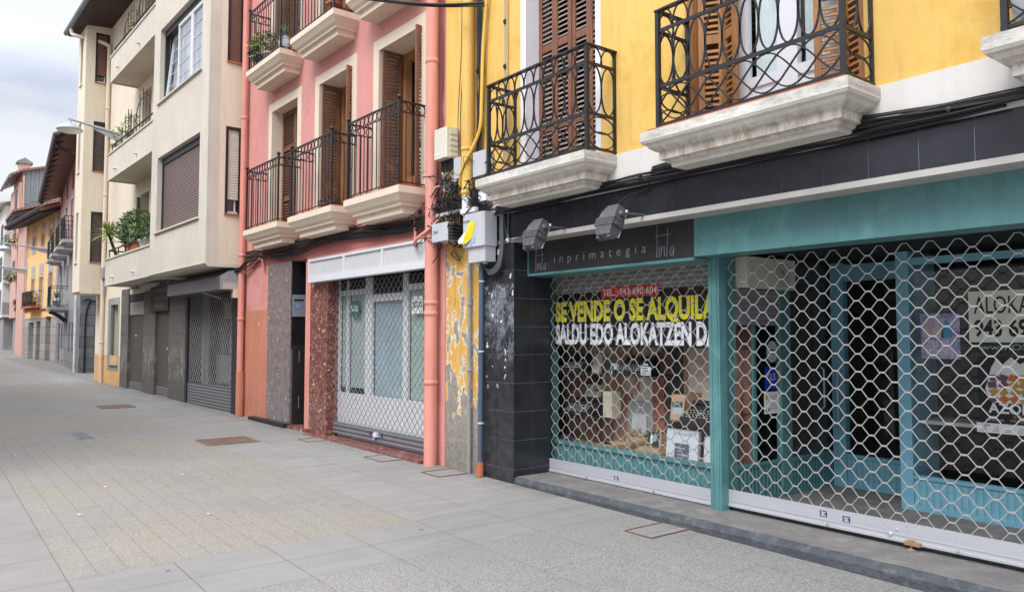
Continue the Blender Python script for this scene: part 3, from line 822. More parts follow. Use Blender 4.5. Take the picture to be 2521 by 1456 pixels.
# ground floor: tiled pillar and band
rows = [-0.05, 0.198, 0.50, 0.802, 1.104, 1.406, 1.708, 2.01, 2.312, 2.614]
pil = MB().box(-0.035, 0.581, -0.503, -0.006, -0.1, 2.648)
pp = part('pillar', pil, m_grout, yb)
t = MB(); tiles(t, -0.035, 0.587, 0, 0, 2, rows, 0, lambda a_, d, z: (a_, -0.006 + d, z))
part('street_tiles', t, m_poster_tile, pp, 'black tiles scarred by torn white posters')
t = MB(); tiles(t, 0.0, 0.50, 0, 0, 2, rows, 0, lambda a_, d, z: (0.581 + d, -a_ - 0.0005, z))
part('side_tiles', t, m_tile, pp)
bd = MB().box(-0.035, 9, -0.20, -0.006, 2.652, 2.93)
bp = part('tile_band', bd, m_grout, yb)
t = MB()
edges = [-0.035, 0.22, 0.53] + [0.854 + 0.3275 * k for k in range(25)]
for a_, b in zip(edges, edges[1:]):
    t.box(a_ + .003, b - .003, -0.006, 0.0, 2.655, 2.928)
part('tiles', t, m_tile, bp)
part('edge_strip', MB().box(0.575, 9, -0.22, 0.028, 2.606, 2.650), m_strip, yb)
# teal fascia, soffit, post
part('fascia', MB().box(2.832, 9, -0.478, -0.200, 2.28, 2.606), m_teal, yb)
post = MB().box(2.815, 2.93, -0.50, -0.40, 0.1, 2.279).box(2.835, 2.85, -0.40, -0.394, 0.1, 2.279).box(2.895, 2.91, -0.40, -0.394, 0.1, 2.279)
part('post', post, m_teal, yb)
part('post', MB().box(5.78, 5.9, -0.50, -0.40, 0.1, 2.279), m_teal, yb)
# step and entry floor, with a chipped front edge
st = MB()
N = 90; U0, U1 = 0.60, 9.0
P = []
rs = random.Random(3)
for i in range(N + 1):
    u = U0 + (U1 - U0) * i / N
    c = rs.uniform(0, .008) + (rs.uniform(.0, .02) if rs.random() < .18 else 0)
    P += [(u, 0.005, -0.12), (u, 0.005, 0.083 - c * .3), (u, -0.012 - c * .7, 0.122 - c * .4), (u, -0.03 - c, 0.1295)]
F = [(i * 4 + k, i * 4 + k + 1, i * 4 + 5 + k, i * 4 + 4 + k) for i in range(N) for k in range(3)]
st.add(P, F)
part('step_edge', st, m_stepedge, yb)
fl = MB()
for i in range(N):
    a_, b = P[i * 4 + 3], P[i * 4 + 7]
    fl.quad(a_, b, (b[0], -2.3, 0.1295), (a_[0], -2.3, 0.1295))
fl.box(0.60, 0.602, -0.6, 0.0, -0.1, 0.12)
part('step', fl, m_step, yb)
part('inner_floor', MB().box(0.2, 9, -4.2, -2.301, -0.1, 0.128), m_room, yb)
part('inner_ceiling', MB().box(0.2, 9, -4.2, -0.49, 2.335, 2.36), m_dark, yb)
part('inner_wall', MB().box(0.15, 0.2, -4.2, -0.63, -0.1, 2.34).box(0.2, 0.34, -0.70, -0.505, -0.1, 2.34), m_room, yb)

# shop front: window behind the left grille
fm = MB().box(0.34, 0.50, -0.70, -0.63, 0.13, 2.30).box(2.775, 2.90, -0.64, -0.52, 0.13, 2.30).box(0.50, 2.775, -0.70, -0.615, 0.425, 0.46).box(0.50, 2.775, -0.70, -0.625, 0.13, 0.165)
sw = part('shop_window', fm, m_teal, yb)
part('panel', MB().box(0.50, 2.775, -0.69, -0.64, 0.165, 0.425), m_ribteal, sw)
part('pane', MB().quad((0.50, -0.66, 0.46), (2.775, -0.66, 0.46), (2.775, -0.66, 2.07), (0.50, -0.66, 2.07)), m_glass, sw)
part('blind_box', MB().box(0.50, 2.775, -0.72, -0.64, 2.07, 2.30), m_rollgrey, sw)
# entrance: side window, post, door side panel
fm = MB().box(2.86, 2.905, -0.66, -0.641, 0.13, 2.30).box(2.85, 2.91, -1.50, -1.34, 0.13, 2.33).box(2.86, 2.905, -1.34, -0.66, 0.44, 0.47).box(2.86, 2.905, -2.26, -1.50, 0.44, 0.47).box(2.86, 2.905, -1.34, -0.66, 0.13, 0.17).box(2.86, 2.905, -2.26, -1.50, 0.13, 0.17).box(2.87, 2.893, -0.97, -0.93, 0.47, 1.70)
ew = part('entrance_window', fm, m_teal, yb)
part('panel', MB().box(2.87, 2.895, -1.34, -0.66, 0.17, 0.44).box(2.87, 2.895, -2.26, -1.50, 0.17, 0.44), m_ribtealr, ew)
part('pane', MB().quad((2.88, -0.66, 0.47), (2.88, -1.34, 0.47), (2.88, -1.34, 1.70), (2.88, -0.66, 1.70)).quad((2.88, -1.5, 0.47), (2.88, -2.26, 0.47), (2.88, -2.26, 2.33), (2.88, -1.5, 2.33)), m_glass, ew)
part('blind_box', MB().box(2.80, 2.90, -1.34, -0.66, 1.70, 2.02), m_rollgrey, ew)
fm = MB().box(2.906, 3.04, -2.30, -2.22, 0.13, 2.33).box(3.04, 3.56, -2.30, -2.23, 2.145, 2.31).box(3.04, 3.56, -2.30, -2.235, 0.42, 0.45).box(3.04, 3.56, -2.30, -2.235, 0.13, 0.165).box(3.56, 3.80, -2.30, -2.22, 0.13, 2.33)
sd = part('shop_door', fm, m_blue, yb)
part('panel', MB().box(3.04, 3.56, -2.29, -2.25, 0.165, 0.42), m_ribblue, sd)
part('pane', MB().quad((3.04, -2.27, 0.45), (3.56, -2.27, 0.45), (3.56, -2.27, 2.145), (3.04, -2.27, 2.145)), m_glass, sd)
part('handle', MB().tube([(3.0, -2.2, 0.72), (3.0, -2.15, 0.74), (3.0, -2.15, 1.28), (3.0, -2.2, 1.3)], .012, 6).tube([(2.93, -1.98, 0.9), (2.96, -1.98, 0.92), (2.96, -1.98, 1.28), (2.93, -1.98, 1.3)], .010, 6), m_alu, sd)
fm = MB().box(3.80, 3.905, -2.22, -1.72, 0.13, 2.335).box(3.905, 7.2, -1.79, -1.73, 2.215, 2.275).box(3.905, 7.2, -1.79, -1.725, 0.395, 0.425).box(3.905, 7.2, -1.79, -1.725, 0.13, 0.165)
rw = part('shop_window', fm, m_blue, yb, 'pale blue shop window in the recess')
part('panel', MB().box(3.905, 7.2, -1.78, -1.74, 0.165, 0.395), m_ribblue, rw)
part('pane', MB().quad((3.905, -1.76, 0.425), (7.2, -1.76, 0.425), (7.2, -1.76, 2.335), (3.905, -1.76, 2.335)), m_glass, rw)
part('sill_shelf', MB().box(3.95, 7.2, -2.2, -1.80, 0.86, 0.89), m_strip, rw)
part('partition', MB().box(2.82, 2.85, -4.2, -1.51, 0.1, 2.34), m_room, yb)

# sign board
mb = MB().box(0.60, 2.831, -0.478, -0.200, 2.276, 2.605)
sg = thing('shop_sign', 'long black sign board lettered in thin grey script above the left grille', 'shop sign', Y, (1.7, -0.3, 2.25))
part('board', mb, m_signblack, sg)
part('teal_edge', MB().box(0.572, 0.60, -0.478, -0.188, 2.25, 2.605).box(0.60, 2.831, -0.478, -0.192, 2.25, 2.2755), m_teal, sg)
part('lettering', textmb('inprimategia', 0.086, 1.015, -0.200, 2.362, 1.27, 0.003, -0.012, spacing=1.9), m_letter, sg)
def script(u, z, s_):
    """the hand-drawn word Tinta, each letter a few thin strokes"""
    m = MB()
    def st_(*pts): m.tube([(u + x * s_, -0.196, z + y * s_) for x, y in pts], .0032, 4)
    st_((0.00, 0.66), (0.24, 0.655), (0.50, 0.665))
    st_((0.03, 0.95), (0.025, 0.5), (0.0, 0.05))
    st_((0.0, 0.66), (-0.03, 0.60))
    st_((0.10, 0.36), (0.09, 0.06)); st_((0.11, 0.43), (0.115, 0.45))
    st_((0.17, 0.36), (0.16, 0.06), (0.20, 0.30), (0.27, 0.37), (0.285, 0.08))
    st_((0.40, 0.82), (0.385, 0.4), (0.36, 0.05))
    st_((0.62, 0.34), (0.52, 0.30), (0.47, 0.12), (0.53, 0.06), (0.61, 0.28), (0.62, 0.36), (0.595, 0.05))
    return m
part('script_word', script(0.715, 2.283, 0.275), m_letterdim, sg)
part('script_word', script(2.415, 2.285, 0.325), m_letterdim, sg)

# security grilles
def grille(name, label, u0, u1, uo, z0, zt, stickers, extras, ragged=0.0):
    g = thing(name, label, 'security shutter', Y, ((u0 + u1) / 2, -0.5, z0), 'roll-up grilles of the teal shop')
    m = MB(); meshgrille(m, u0, u1, -0.5, z0 + .115, zt, 0.178, 0.0655, .0042)
    part('wire_mesh', m, m_galv, g)
    r = MB().box(u0, u1, -0.508, -0.490, z0, z0 + .125).box(u0, u1, -0.520, -0.478, z0 - .012, z0 + .004).box(u0, u1, -0.49, -0.487, z0 + .03, z0 + .036)
    rl = part('bottom_rail', r, m_alu, g)
    for u, z in stickers:
        s_ = part('sticker', MB().box(u, u + .058, -.490, -.4885, z, z + .046), m_navy, rl)
        tx = MB()
        for k in range(4): tx.box(u + .008 + (k % 2) * .006, u + .05 - (k % 3) * .006, -.4885, -.488, z + .006 + k * .009, z + .010 + k * .009)
        tx.box(u + .012, u + .024, -.4885, -.488, z + .032, z + .04)
        part('print', tx, m_paper, s_)
    b = MB()
    for u in extras: b.tube([(u, -.478, z0 + .012), (u + .01, -.452, z0 + .016)], .007, 6)
    part('bolt', b, m_galv, rl)
    return g, rl
g1, r1 = grille('security_shutter', 'narrower closed lattice grille in front of the typewriter display', 0.592, 2.812, 0, 0.150, 2.275, [(1.575, 0.178)], [1.19, 2.1])
g2, r2 = grille('security_shutter', 'wide lattice grille hanging over the recessed entrance at the right', 2.932, 5.778, 0, 0.178, 2.275, [(3.765, 0.232), (3.948, 0.222)], [3.83, 4.75])
lk = MB().lathe((4.30, -.489, 0.205), [(.017, 0), (.017, .004), (.010, .008)], 14, (0, 1, 0)).lathe((4.345, -.489, 0.245), [(.012, 0), (.009, .004)], 12, (0, 1, 0))
for u, z in ((4.255, .27), (4.255, .235), (4.42, .285), (4.42, .25)): lk.lathe((u, -.489, z), [(.007, 0), (.006, .003)], 8, (0, 1, 0))
part('lock', lk, m_alu, r2)
part('latch', MB().box(4.41, 4.52, -.492, -.455, .16, .185).box(4.43, 4.47, -.485, -.462, .185, .195).lathe((4.45, -.475, .13), [(.03, 0), (.03, .004), (.011, .005), (.008, .012), (.011, .018), (.008, .024), (.011, .03)], 10), pm('rusty latch', (0.30, 0.19, 0.11), 0.7, 0.3, 20), r2)
part('lock', MB().lathe((1.68, -.489, .165), [(.012, 0), (.008, .004)], 10, (0, 1, 0)).lathe((1.755, -.489, .205), [(.008, 0), (.006, .004)], 10, (0, 1, 0)), m_alu, r1)

# banner and phone sign on the display window
bn = thing('sale_banner', 'black banner with yellow and white capitals across the display window', 'banner', Y, (1.65, -.655, 1.49))
part('sheet', MB().box(0.505, 2.772, -.655, -.645, 1.492, 2.005), m_bannerblack, bn)
def clipu(m, u1):
    for i, p in enumerate(m.v):
        if p[0] > u1: m.v[i] = (u1, p[1], p[2])
    return m
part('lettering', clipu(textmb('SE VENDE O SE ALQUILA', .20, .52, -.645, 1.772, 2.19, .002, .042), 2.765), m_banneryellow, bn)
part('lettering', clipu(textmb('SALDU EDO ALOKATZEN DA', .20, .52, -.645, 1.528, 2.21, .002, .042), 2.765), m_bannerwhite, bn)
ps = thing('phone_sign', 'small red strip with a white telephone number above the banner', 'sign', Y, (1.65, -.632, 2.0))
part('sheet', MB().box(1.262, 2.05, -.638, -.632, 1.998, 2.112), m_red, ps)
for wd, u, w_ in (('TEL.:', 1.285, .20), ('943', 1.53, .14), ('690', 1.71, .14), ('604', 1.89, .14)):
    part('lettering', textmb(wd, .066, u, -.632, 2.022, w_, .002, .006), m_paper, ps)

# floodlights on the tile band
def floodlight(u, label, cable):
    t = thing('floodlight', label, 'floodlight', Y, (u, 0.25, 2.42), 'grey floodlights over the shop sign')
    c = Vector((u, 0.26, 2.60))
    ax = Vector((0, -0.42, 0.9)).normalized(); nn = Vector((0, 0.9, 0.42)).normalized(); sx = Vector((1, 0, 0))
    def tr(p): return c + (sx * p[0] + nn * p[1] + ax * p[2]) * 0.88
    def loop(w, d0, d1, z): return [(-w, d0, z), (w, d0, z), (w * .88, d1, z), (-w * .88, d1, z)]
    m = MB(); L = [loop(.085, -.06, .035, .175), loop(.118, -.065, .06, .09), loop(.128, -.065, .07, .0), loop(.128, -.065, .07, -.06), loop(.105, -.06, .045, -.165), loop(.08, -.055, .02, -.175)]
    P = [q for l in L for q in l]; F = [(0, 1, 2, 3), (23, 22, 21, 20)]
    for i in range(5):
        for k in range(4): F.append((i * 4 + k, i * 4 + (k + 1) % 4, i * 4 + 4 + (k + 1) % 4, i * 4 + 4 + k))
    m.add(P, F)
    for k in range(4): m.box(-.134, .134, -.067, .076, -.07 + k * .024, -.058 + k * .024)
    for sgn in (-1, 1): m.box(sgn * .075 - .02, sgn * .075 + .02, -.03, .03, -.195, -.165)
    m.v = [tr(p) for p in m.v]
    part('housing', m, m_flood, t)
    gmb = MB().box(-.112, .112, -.078, -.066, -.15, .16); gmb.v = [tr(p) for p in gmb.v]
    part('front_glass', gmb, m_frost, t)
    b = MB()
    b.box(.128, .140, -.03, .04, -.015, .03); b.lathe((.126, .01, .07), [(.034, 0), (.034, .012), (.02, .018), (.02, .04)], 12, (1, 0, 0)); b.box(.05, .15, .0, .02, .06, .08)
    b.box(.122, .14, -.04, .05, -.07, -.02)
    b.v = [tr(p) for p in b.v]
    part('hinge', b, m_flood, t)
    p0 = tr((.155, .01, .07))
    part('bracket', MB().tube([p0, (p0.x + .025, .16, p0.z - .005), (p0.x + .035, 0.0, p0.z)], .013, 6), m_flood, t)
    part('cable', MB().tube(smooth(cable, 6), .006, 5), m_cable, t)
m_flood = pm('sun-bleached grey plastic', (0.085, 0.085, 0.093), 0.55, 0.15, 9, bump=0.15, bscale=150, col2=(0.15, 0.15, 0.155), thr=(0.5, 0.85))
floodlight(1.265, 'left of two grey floodlights, above the start of the sign script', [(1.29, .14, 2.77), (1.33, .05, 2.83), (1.43, .03, 2.84), (1.48, .03, 2.92)])
floodlight(2.29, 'right of two grey floodlights, nearer the teal fascia', [(2.28, .15, 2.77), (2.29, .06, 2.84), (2.38, .03, 2.87), (2.50, .03, 2.88), (2.53, .03, 2.94), (2.44, .03, 2.98)])

# ================================================================== PINK BUILDING
P_ = Frame((5.0, 7.85), (0.02119, -0.99978))
pb = thing('pink_building', 'salmon pink building with cream window surrounds and slim iron balconies', 'building', P_, (-3.3, 0, 0))
OPS = [(-5.44, -4.33, 3.48, 5.61), (-3.49, -2.38, 3.48, 5.60), (-1.57, -0.465, 3.48, 5.59)]
UP = [(a_, b, 6.30, 8.45) for a_, b, _, _ in OPS]
mb = MB(); mb.wall(-6.78, 0.085, 3.16, 9.6, -0.45, 0, OPS + UP)
part('wall', mb, m_pink, pb)
part('light_block_core', MB().box(-6.78, 0.085, -8, -1.2, -0.1, 9.6).box(-6.78, 0.085, -8, -0.46, 9.6, 9.8).box(-6.78, 0.085, -1.2, -0.46, 3.20, 3.3).box(-6.78, -6.7, -1.2, -0.46, 3.3, 9.6).box(0.0, 0.085, -1.2, -0.46, 3.3, 9.6).box(-6.78, 0.085, -1.2, -0.46, 5.9, 6.2), m_room, pb)  # added core behind the pink front, keeps sky light out of the windows
mb = MB(); mb.wall(-6.78, 0.085, -0.1, 3.16, -0.30, -0.004, [(-5.50, -3.895, -0.1, 2.87), (-3.70, -0.32, -0.1, 2.80)])
part('ground_wall', mb, m_pink, pb)
part('terracotta_panel', MB().box(-6.78, -5.502, -0.02, 0.006, -0.1, 2.08), m_orangeband, pb, 'terracotta painted lower wall with bare patches')
part('frieze', MB().box(-6.5, 0.0, -0.02, 0.004, 2.872, 3.15), m_pinkdark, pb)
part('portal_jamb', MB().box(-3.895, -3.715, -0.30, 0.012, -0.1, 2.80), m_pinkpipe, pb)
for i, (a_, b, c, d) in enumerate(OPS + UP):
    s_ = 0.155
    m = MB().box(a_ - s_, a_, -0.02, 0.014, c, d + s_).box(b, b + s_, -0.02, 0.014, c, d + s_).box(a_, b, -0.02, 0.014, d, d + s_)
    for u in (a_ + .002, b - .002): m.quad((u, -.45, c), (u, 0.0, c), (u, 0.0, d), (u, -.45, d))
    m.quad((a_, -.45, d - .002), (a_, 0, d - .002), (b, 0, d - .002), (b, -.45, d - .002))
    sur = part('window_surround', m, m_cream, pb)
    h = d - c - .02
    if i in (0,):
        for k in range(2):
            part('shutter_leaf', place(louvre(.553, h, [.55, 1.45], .05, .035, .06), a_ + .002 + k * .555, -.22, c + .01), [m_wood, m_wooddark] if False else [m_wood, m_wood], sur)
    else:
        # leaves folded back against the reveals, timber window behind
        part('shutter_leaf', place(louvre(.30, h, [.55, 1.45], .05, .032, .05), a_ + .045, -.015, c + .01, -math.pi / 2), [m_wood, m_wood], sur)
        part('shutter_leaf', place(louvre(.30, h, [.55, 1.45], .05, .032, .05), b - .008, .10, c + .01, -math.pi / 2 - .05), [m_wood, m_wood], sur)
        f = MB()
        f.box(a_ + .004, a_ + .14, -.44, -.34, c, d - .004).box(b - .09, b - .004, -.44, -.34, c, d - .004).box(a_ + .14, b - .09, -.44, -.34, d - .12, d - .004).box(a_ + .14, b - .09, -.43, -.36, c, c + .34)
        mid = (a_ + b) / 2 + .02
        f.box(mid - .05, mid + .05, -.43, -.35, c + .34, d - .12)
        wf = part('window_frame', f, m_honeydark if False else m_honey, sur)
        part('pane', MB().quad((a_ + .14, -.40, c + .34), (b - .09, -.40, c + .34), (b - .09, -.40, d - .12), (a_ + .14, -.40, d - .12)), m_glass, wf)
        cm = MB(); n_ = 16
        for k in range(n_):
            ua = a_ + .14 + (b - a_ - .23) * k / n_; ub = a_ + .14 + (b - a_ - .23) * (k + 1) / n_
            cm.quad((ua, -.5 - (k % 2) * .03, c + .3), (ub, -.5 - ((k + 1) % 2) * .03, c + .3), (ub, -.5 - ((k + 1) % 2) * .03, d), (ua, -.5 - (k % 2) * .03, d))
        part('curtain', cm, MATS['net curtain'], wf)
PROFP = [(0, 0), (0, .085), (.012, .10), (.03, .125), (.055, .165), (.09, .20), (.095, .225), (.14, .235), (.145, .315)]
def bar_railing(u0, u1, out, z0, z1):
    m = MB()
    zr = z1 - .135
    for u in (u0, u1):
        m.box(u - .013, u + .013, out - .013, out + .013, z0 - .04, z1 + .012)
        m.ball((u, out, z1 + .052), .033, 10); m.lathe((u, out, z1 + .008), [(.02, 0), (.012, .012)], 8)
    def run(p, q, n_):
        p, q = Vector(p), Vector(q); dv = q - p
        for z, w in ((z1, .014), (zr, .009), (z0, .010)):
            m.tube([p + Vector((0, 0, z)), q + Vector((0, 0, z))], w, 4, cap=False)
        for i in range(1, n_):
            c = p + dv * i / n_
            m.tube([c + Vector((0, 0, z0)), c + Vector((0, 0, zr))], .0078, 5, cap=False)
        k = max(2, int(round(dv.length / .118)))
        d = dv.normalized()
        for i in range(k):
            c = p + dv * (i + .5) / k
            pts = [c + d * (.053 * math.cos(a_)) + Vector((0, 0, (z1 + zr) / 2 + .058 * math.sin(a_))) for a_ in [2 * math.pi * j / 14 for j in range(14)]]
            m.tube(pts, .0075, 4, closed=True)
    L = u1 - u0
    run((u0, out, 0), (u1, out, 0), int(L / .105))
    run((u0, 0, 0), (u0, out, 0), 4); run((u1, 0, 0), (u1, out, 0), 4)
    return m
for z in (3.455, 6.30):
    for (a_, b, _, _) in OPS:
        m = MB(); c = (a_ + b) / 2
        u0, u1 = c - .77, c + .755
        if a_ > -2: u1 = c + .70
        slab_profile(m, u0, u1, .42, z, PROFP)
        sl = part('balcony', m, m_cream, pb)
        part('tile_edge', MB().box(u0 + .02, u1 - .02, 0.016, .40, z + .001, z + .016), m_terracotta, sl)
        part('railing', bar_railing(u0 + .06, u1 - .05, .385, z + .05, z + 1.06), m_iron, sl)
# pipes
def pipe(u, o, z0, z1, r, rings, mat, parent, name='drainpipe'):
    m = MB().tube([(u, o, z0), (u, o, z1)], r, 12)
    for z in rings: m.lathe((u, o, z), [(r, 0), (r + .007, .004), (r + .007, .05), (r, .055)], 12)
    for z in rings: m.box(u - .012, u + .012, 0.0, o, z + .01, z + .03)
    return part(name, m, mat, parent)
pipe(-.055, .11, 0.0, 9.6, .080, (1.02, 1.85, 1.98, 4.95, 7.8), m_pinkpipe, pb)
pipe(-6.62, .09, 0.95, 9.6, .058, (1.9, 3.1, 5.72, 8.4), m_pinkpipe, pb)
part('drainpipe', MB().tube([(-6.62, .08, -.05), (-6.62, .08, .95)], .075, 12), m_orangeband, pb)
# portal: marble pillar, dark passage, door leaf, intercom, step
part('marble_pillar', MB().box(-5.50, -4.49, -.9, .014, -0.05, .86).box(-5.50, -4.49, -.9, .012, .862, 1.86).box(-5.50, -4.49, -.9, .014, 1.862, 2.45).box(-5.50, -4.49, -.9, .012, 2.452, 2.868), m_greymarble, pb)
part('passage', MB().box(-4.488, -3.6, -1.19, -1.1, -.1, 2.9).box(-4.488, -3.86, -1.1, -.02, 2.88, 2.9), m_dark, pb)
part('marble_lining', MB().box(-4.488, -4.478, -.85, -.004, 1.40, 2.86), pm('black veined marble', (0.02, 0.02, 0.025), 0.2, 0.3, 6, col2=(0.2, 0.19, 0.19), thr=(0.68, 0.8)), pb)
dd = part('black_door', MB().box(-4.478, -4.44, -.6, -.02, .16, 1.46), m_signblack, pb)
dv = MB()
for z0 in (.42, 1.18):
    for k in range(6): dv.lathe((-4.44, -.13, z0 + k * .035), [(.009, 0), (.006, .004)], 8, (1, 0, 0))
part('stud', dv, pm('brass', (0.7, 0.5, 0.2), 0.3, metal=0.9), dd)
ic = thing('intercom', 'steel entry phone panel with a small blue notice in the dark doorway', 'intercom', P_, (-4.46, -.12, 1.92))
part('plate', MB().box(-4.477, -4.462, -.236, -.012, 1.935, 2.30), m_greymetal, ic)
part('notice', MB().box(-4.462, -4.460, -.165, -.062, 2.06, 2.17), flat('notice blue', (.03, .16, .55)), ic)
sm = MB()
for r_ in range(3):
    for k in range(5): sm.box(-4.460, -4.4595, -.155 + k * .018, -.145 + k * .018, 2.075 + r_ * .03, 2.092 + r_ * .03)
part('print', sm, m_paper, ic)
part('speaker_slot', MB().box(-4.462, -4.460, -.205, -.03, 2.195, 2.225), m_dark, ic)
part('entry_step', MB().box(-5.46, -3.72, -1.1, .06, -.05, .145), m_redmarble, pb)
part('plinth_ledge', MB().box(-6.05, -4.46, .015, .13, -.05, .165), m_signblack, pb)
part('red_marble_pilaster', MB().box(-3.714, -3.09, -.28, .016, -.05, 1.23).box(-3.714, -3.09, -.28, .014, 1.232, 2.46), m_redmarble, pb)
part('marble_sill', MB().box(-3.6, -.2, -.35, .17, -.05, .098), m_redmarble, pb)
# shop front of white aluminium behind the grille
G0, G1 = -3.088, -.33
f = MB()
for u0, u1 in ((G0, G0 + .035), (-2.82, -2.765), (-2.235, -2.03), (-1.18, -1.05), (-.36, -.33)):
    f.box(u0, u1, -.21, -.17, .1, 2.45)
cuts = [(G0 + .035, -2.82), (-2.765, -2.235), (-2.03, -1.18), (-1.05, -.36)]
for i, (u0, u1) in enumerate(cuts):
    f.box(u0, u1, -.208, -.172, 2.22 if i != 2 else 2.10, 2.30 if i != 2 else 2.20)
    f.box(u0, u1, -.206, -.174, .1, .76)
pw = part('shop_window', f, m_pvc, pb)
for i, (u0, u1) in enumerate(cuts):
    zt = 2.22 if i != 2 else 2.10
    part('pane', MB().quad((u0, -.19, .76), (u1, -.19, .76), (u1, -.19, zt), (u0, -.19, zt)), m_glass, pw)
    part('transom_pane', MB().box(u0, u1, -.20, -.19, zt + .08, 2.45), m_dark, pw)
    part('blind', MB().quad((u0, -.225, .84 if i < 2 else .76), (u1, -.225, .84 if i < 2 else .76), (u1, -.225, zt), (u0, -.225, zt)), m_blind if i != 2 else pm('frosted panel', (0.36, 0.46, 0.51), 0.5), pw)
part('backing', MB().box(G0, G1, -.9, -.5, .1, 2.8), m_dark, pb)
gp = thing('security_shutter', 'closed scale-pattern grille of the shop with white framed windows', 'security shutter', P_, (-1.7, -.11, .15))
m = MB(); meshgrille(m, G0 + .01, G1 - .01, -.11, .30, 2.46, .125, .0665, .0045, clip=False, round_=True)
part('wire_mesh', m, pm('grey mesh rods', (0.24, 0.24, 0.25), 0.45, metal=0.3), gp)
rl = part('bottom_rail', MB().box(G0, G1, -.125, -.095, .15, .315), m_rail, gp)
part('lock_box', MB().box(-1.77, -1.68, -.095, -.06, .215, .275), m_pvc, rl)
part('padlock', MB().box(-1.80, -1.76, -.09, -.07, .165, .20).tube(smooth([(-1.795, -.08, .20), (-1.793, -.08, .228), (-1.78, -.08, .24), (-1.767, -.08, .228), (-1.765, -.08, .20)], 4), .004, 5), m_alu, rl)
for u in (-1.93, -1.60):
    part('sticker', MB().box(u, u + .05, -.095, -.0935, .21, .275), m_navy, rl)
sb = thing('sign_box', 'blank white light box with three grey panels over the pink shop', 'shop sign', P_, (-1.85, .07, 2.44))
part('case', MB().box(-3.55, -.155, 0.0, .105, 2.44, 2.80).box(-3.55, -.155, .105, .135, 2.44, 2.53).box(-3.55, -.155, .105, .135, 2.765, 2.80).box(-3.55, -3.50, .105, .135, 2.53, 2.765).box(-.20, -.155, .105, .135, 2.53, 2.765).box(-2.37, -2.31, .105, .135, 2.53, 2.765).box(-1.25, -1.20, .105, .135, 2.53, 2.765), m_pvc, sb)
for u0, u1 in ((-3.50, -2.37), (-2.31, -1.25), (-1.20, -.20)):
    part('panel', MB().box(u0, u1, .105, .112, 2.53, 2.765), pm('greyed sign panel', (0.56, 0.56, 0.57), 0.4, 0.05, 2), sb)
for u, colr, tcol, lab in ((-2.70, m_green, m_paper, 'green discount sheet reading %20 in the left pane of the pink shop'), (-.95, m_paper, m_bannerblack, 'white discount sheet reading %20 in the right pane of the pink shop')):
    t = thing('discount_poster', lab, 'poster', P_, (u + .14, -.165, 1.90), 'discount sheets in the shop window')
    part('sheet', MB().box(u, u + .28, -.168, -.164, 1.90, 2.13), colr, t)
    part('lettering', textmb('%20', .085, u + .02, -.164, 1.975, .24, .002, .01), tcol, t)

# ================================================================== CREAM BUILDING
C = Frame((4.84, 14.6), (0.0323, -0.9995))
cb = thing('cream_building', 'cream rendered apartment building with two projecting bays and solid balconies', 'building', C, (-6, 0, 0))
mb = MB()
doors = [(-10.62, -9.74, .80, 2.53), (-8.52, -6.89, -.1, 2.75), (-5.86, -4.62, -.1, 2.75), (-3.40, .10, -.1, 2.95)]
mb.wall(-12.73, .10, -.1, 3.0, -.35, 0, doors)
part('ground_wall', mb, m_creamwall, cb)
ups = [(-7.66, -6.78, z, z + 2.05) for z in (3.35, 6.12, 8.9)] + [(-9.2, -8.75, z + .9, z + 1.75) for z in (3.35, 6.12, 8.9)]
mb = MB(); mb.wall(-12.65, .10, 3.0, 11.3, -.35, 0, ups)
part('wall', mb, m_creamwall, cb)
part('light_block_core', MB().box(-12.7, .1, -8, -1.3, -.1, 11.3).box(-12.7, -12.6, -1.3, -.36, -.1, 11.3).box(0.0, .1, -1.3, -.36, 2.9, 11.3), m_room, cb)  # added core behind the cream front as a light block
part('dado', MB().box(-12.73, -9.32, -.02, .006, -.1, 1.05), pm('ochre dado paint', srgb(214, 172, 118), 0.85, 0.08, 1.5, bump=0.2, bscale=25, dirt=((0.25, 0.2, 0.14), 0.3)), cb)
for (a_, b, c, d) in ups:
    part('window_frame', MB().box(a_, a_ + .06, -.30, -.24, c, d).box(b - .06, b, -.30, -.24, c, d).box(a_ + .06, b - .06, -.30, -.24, d - .07, d).box(a_ + .06, b - .06, -.29, -.26, c, d - .07), m_wood if b - a_ > .6 else m_greyframe, cb)
# the bays
def bay(u0, u1, out, z0, z1, front, sides, lip=True):
    m = MB()
    m.wall(u0, u1, z0, z1, out - .22, out, front)
    # right-hand side wall (faces the camera side) and left-hand one, with their openings
    t_ = MB(); t_.wall(0.0, out - .001, z0, z1, -.18, 0, sides)
    m.merge(t_, lambda p: (u1 - .0005 + p[1], p[0], p[2]), 1)
    t2 = MB(); t2.wall(0.0, out - .001, z0, z1, -.18, 0, [])
    m.merge(t2, lambda p: (u0 + .0005 - p[1], p[0], p[2]))
    m.box(u0 + .01, u1 - .01, 0.0, out - .01, z0 + .002, z0 + .15)
    return m
BZ = [(3.87, 5.51), (6.74, 8.38), (9.55, 11.0)]
SZ = [(3.92, 5.58), (6.84, 8.45), (9.6, 11.0)]
b1 = part('bay', bay(-3.83, -.005, .70, 2.97, 11.3, [(-3.36, -.47, a_, b) for a_, b in BZ], [(.05, .37, a_, b) for a_, b in SZ]), [m_greyrender, m_creamwall], cb)
part('bay_lip', MB().prism([(.0, 2.90), (.66, 2.90), (.715, 2.955), (.715, 2.97), (0, 2.97)], 'u', -3.85, .006), m_greyrender, cb)
LZ = [(3.87, 5.41), (6.67, 8.20), (9.42, 10.97)]
part('bay', bay(-12.65, -11.55, .70, 2.97, 11.3, [(-12.36, -12.02, a_, b) for a_, b in LZ], [(.05, .44, a_, b) for a_, b in LZ]), [m_creamwall, m_creamwall], cb)
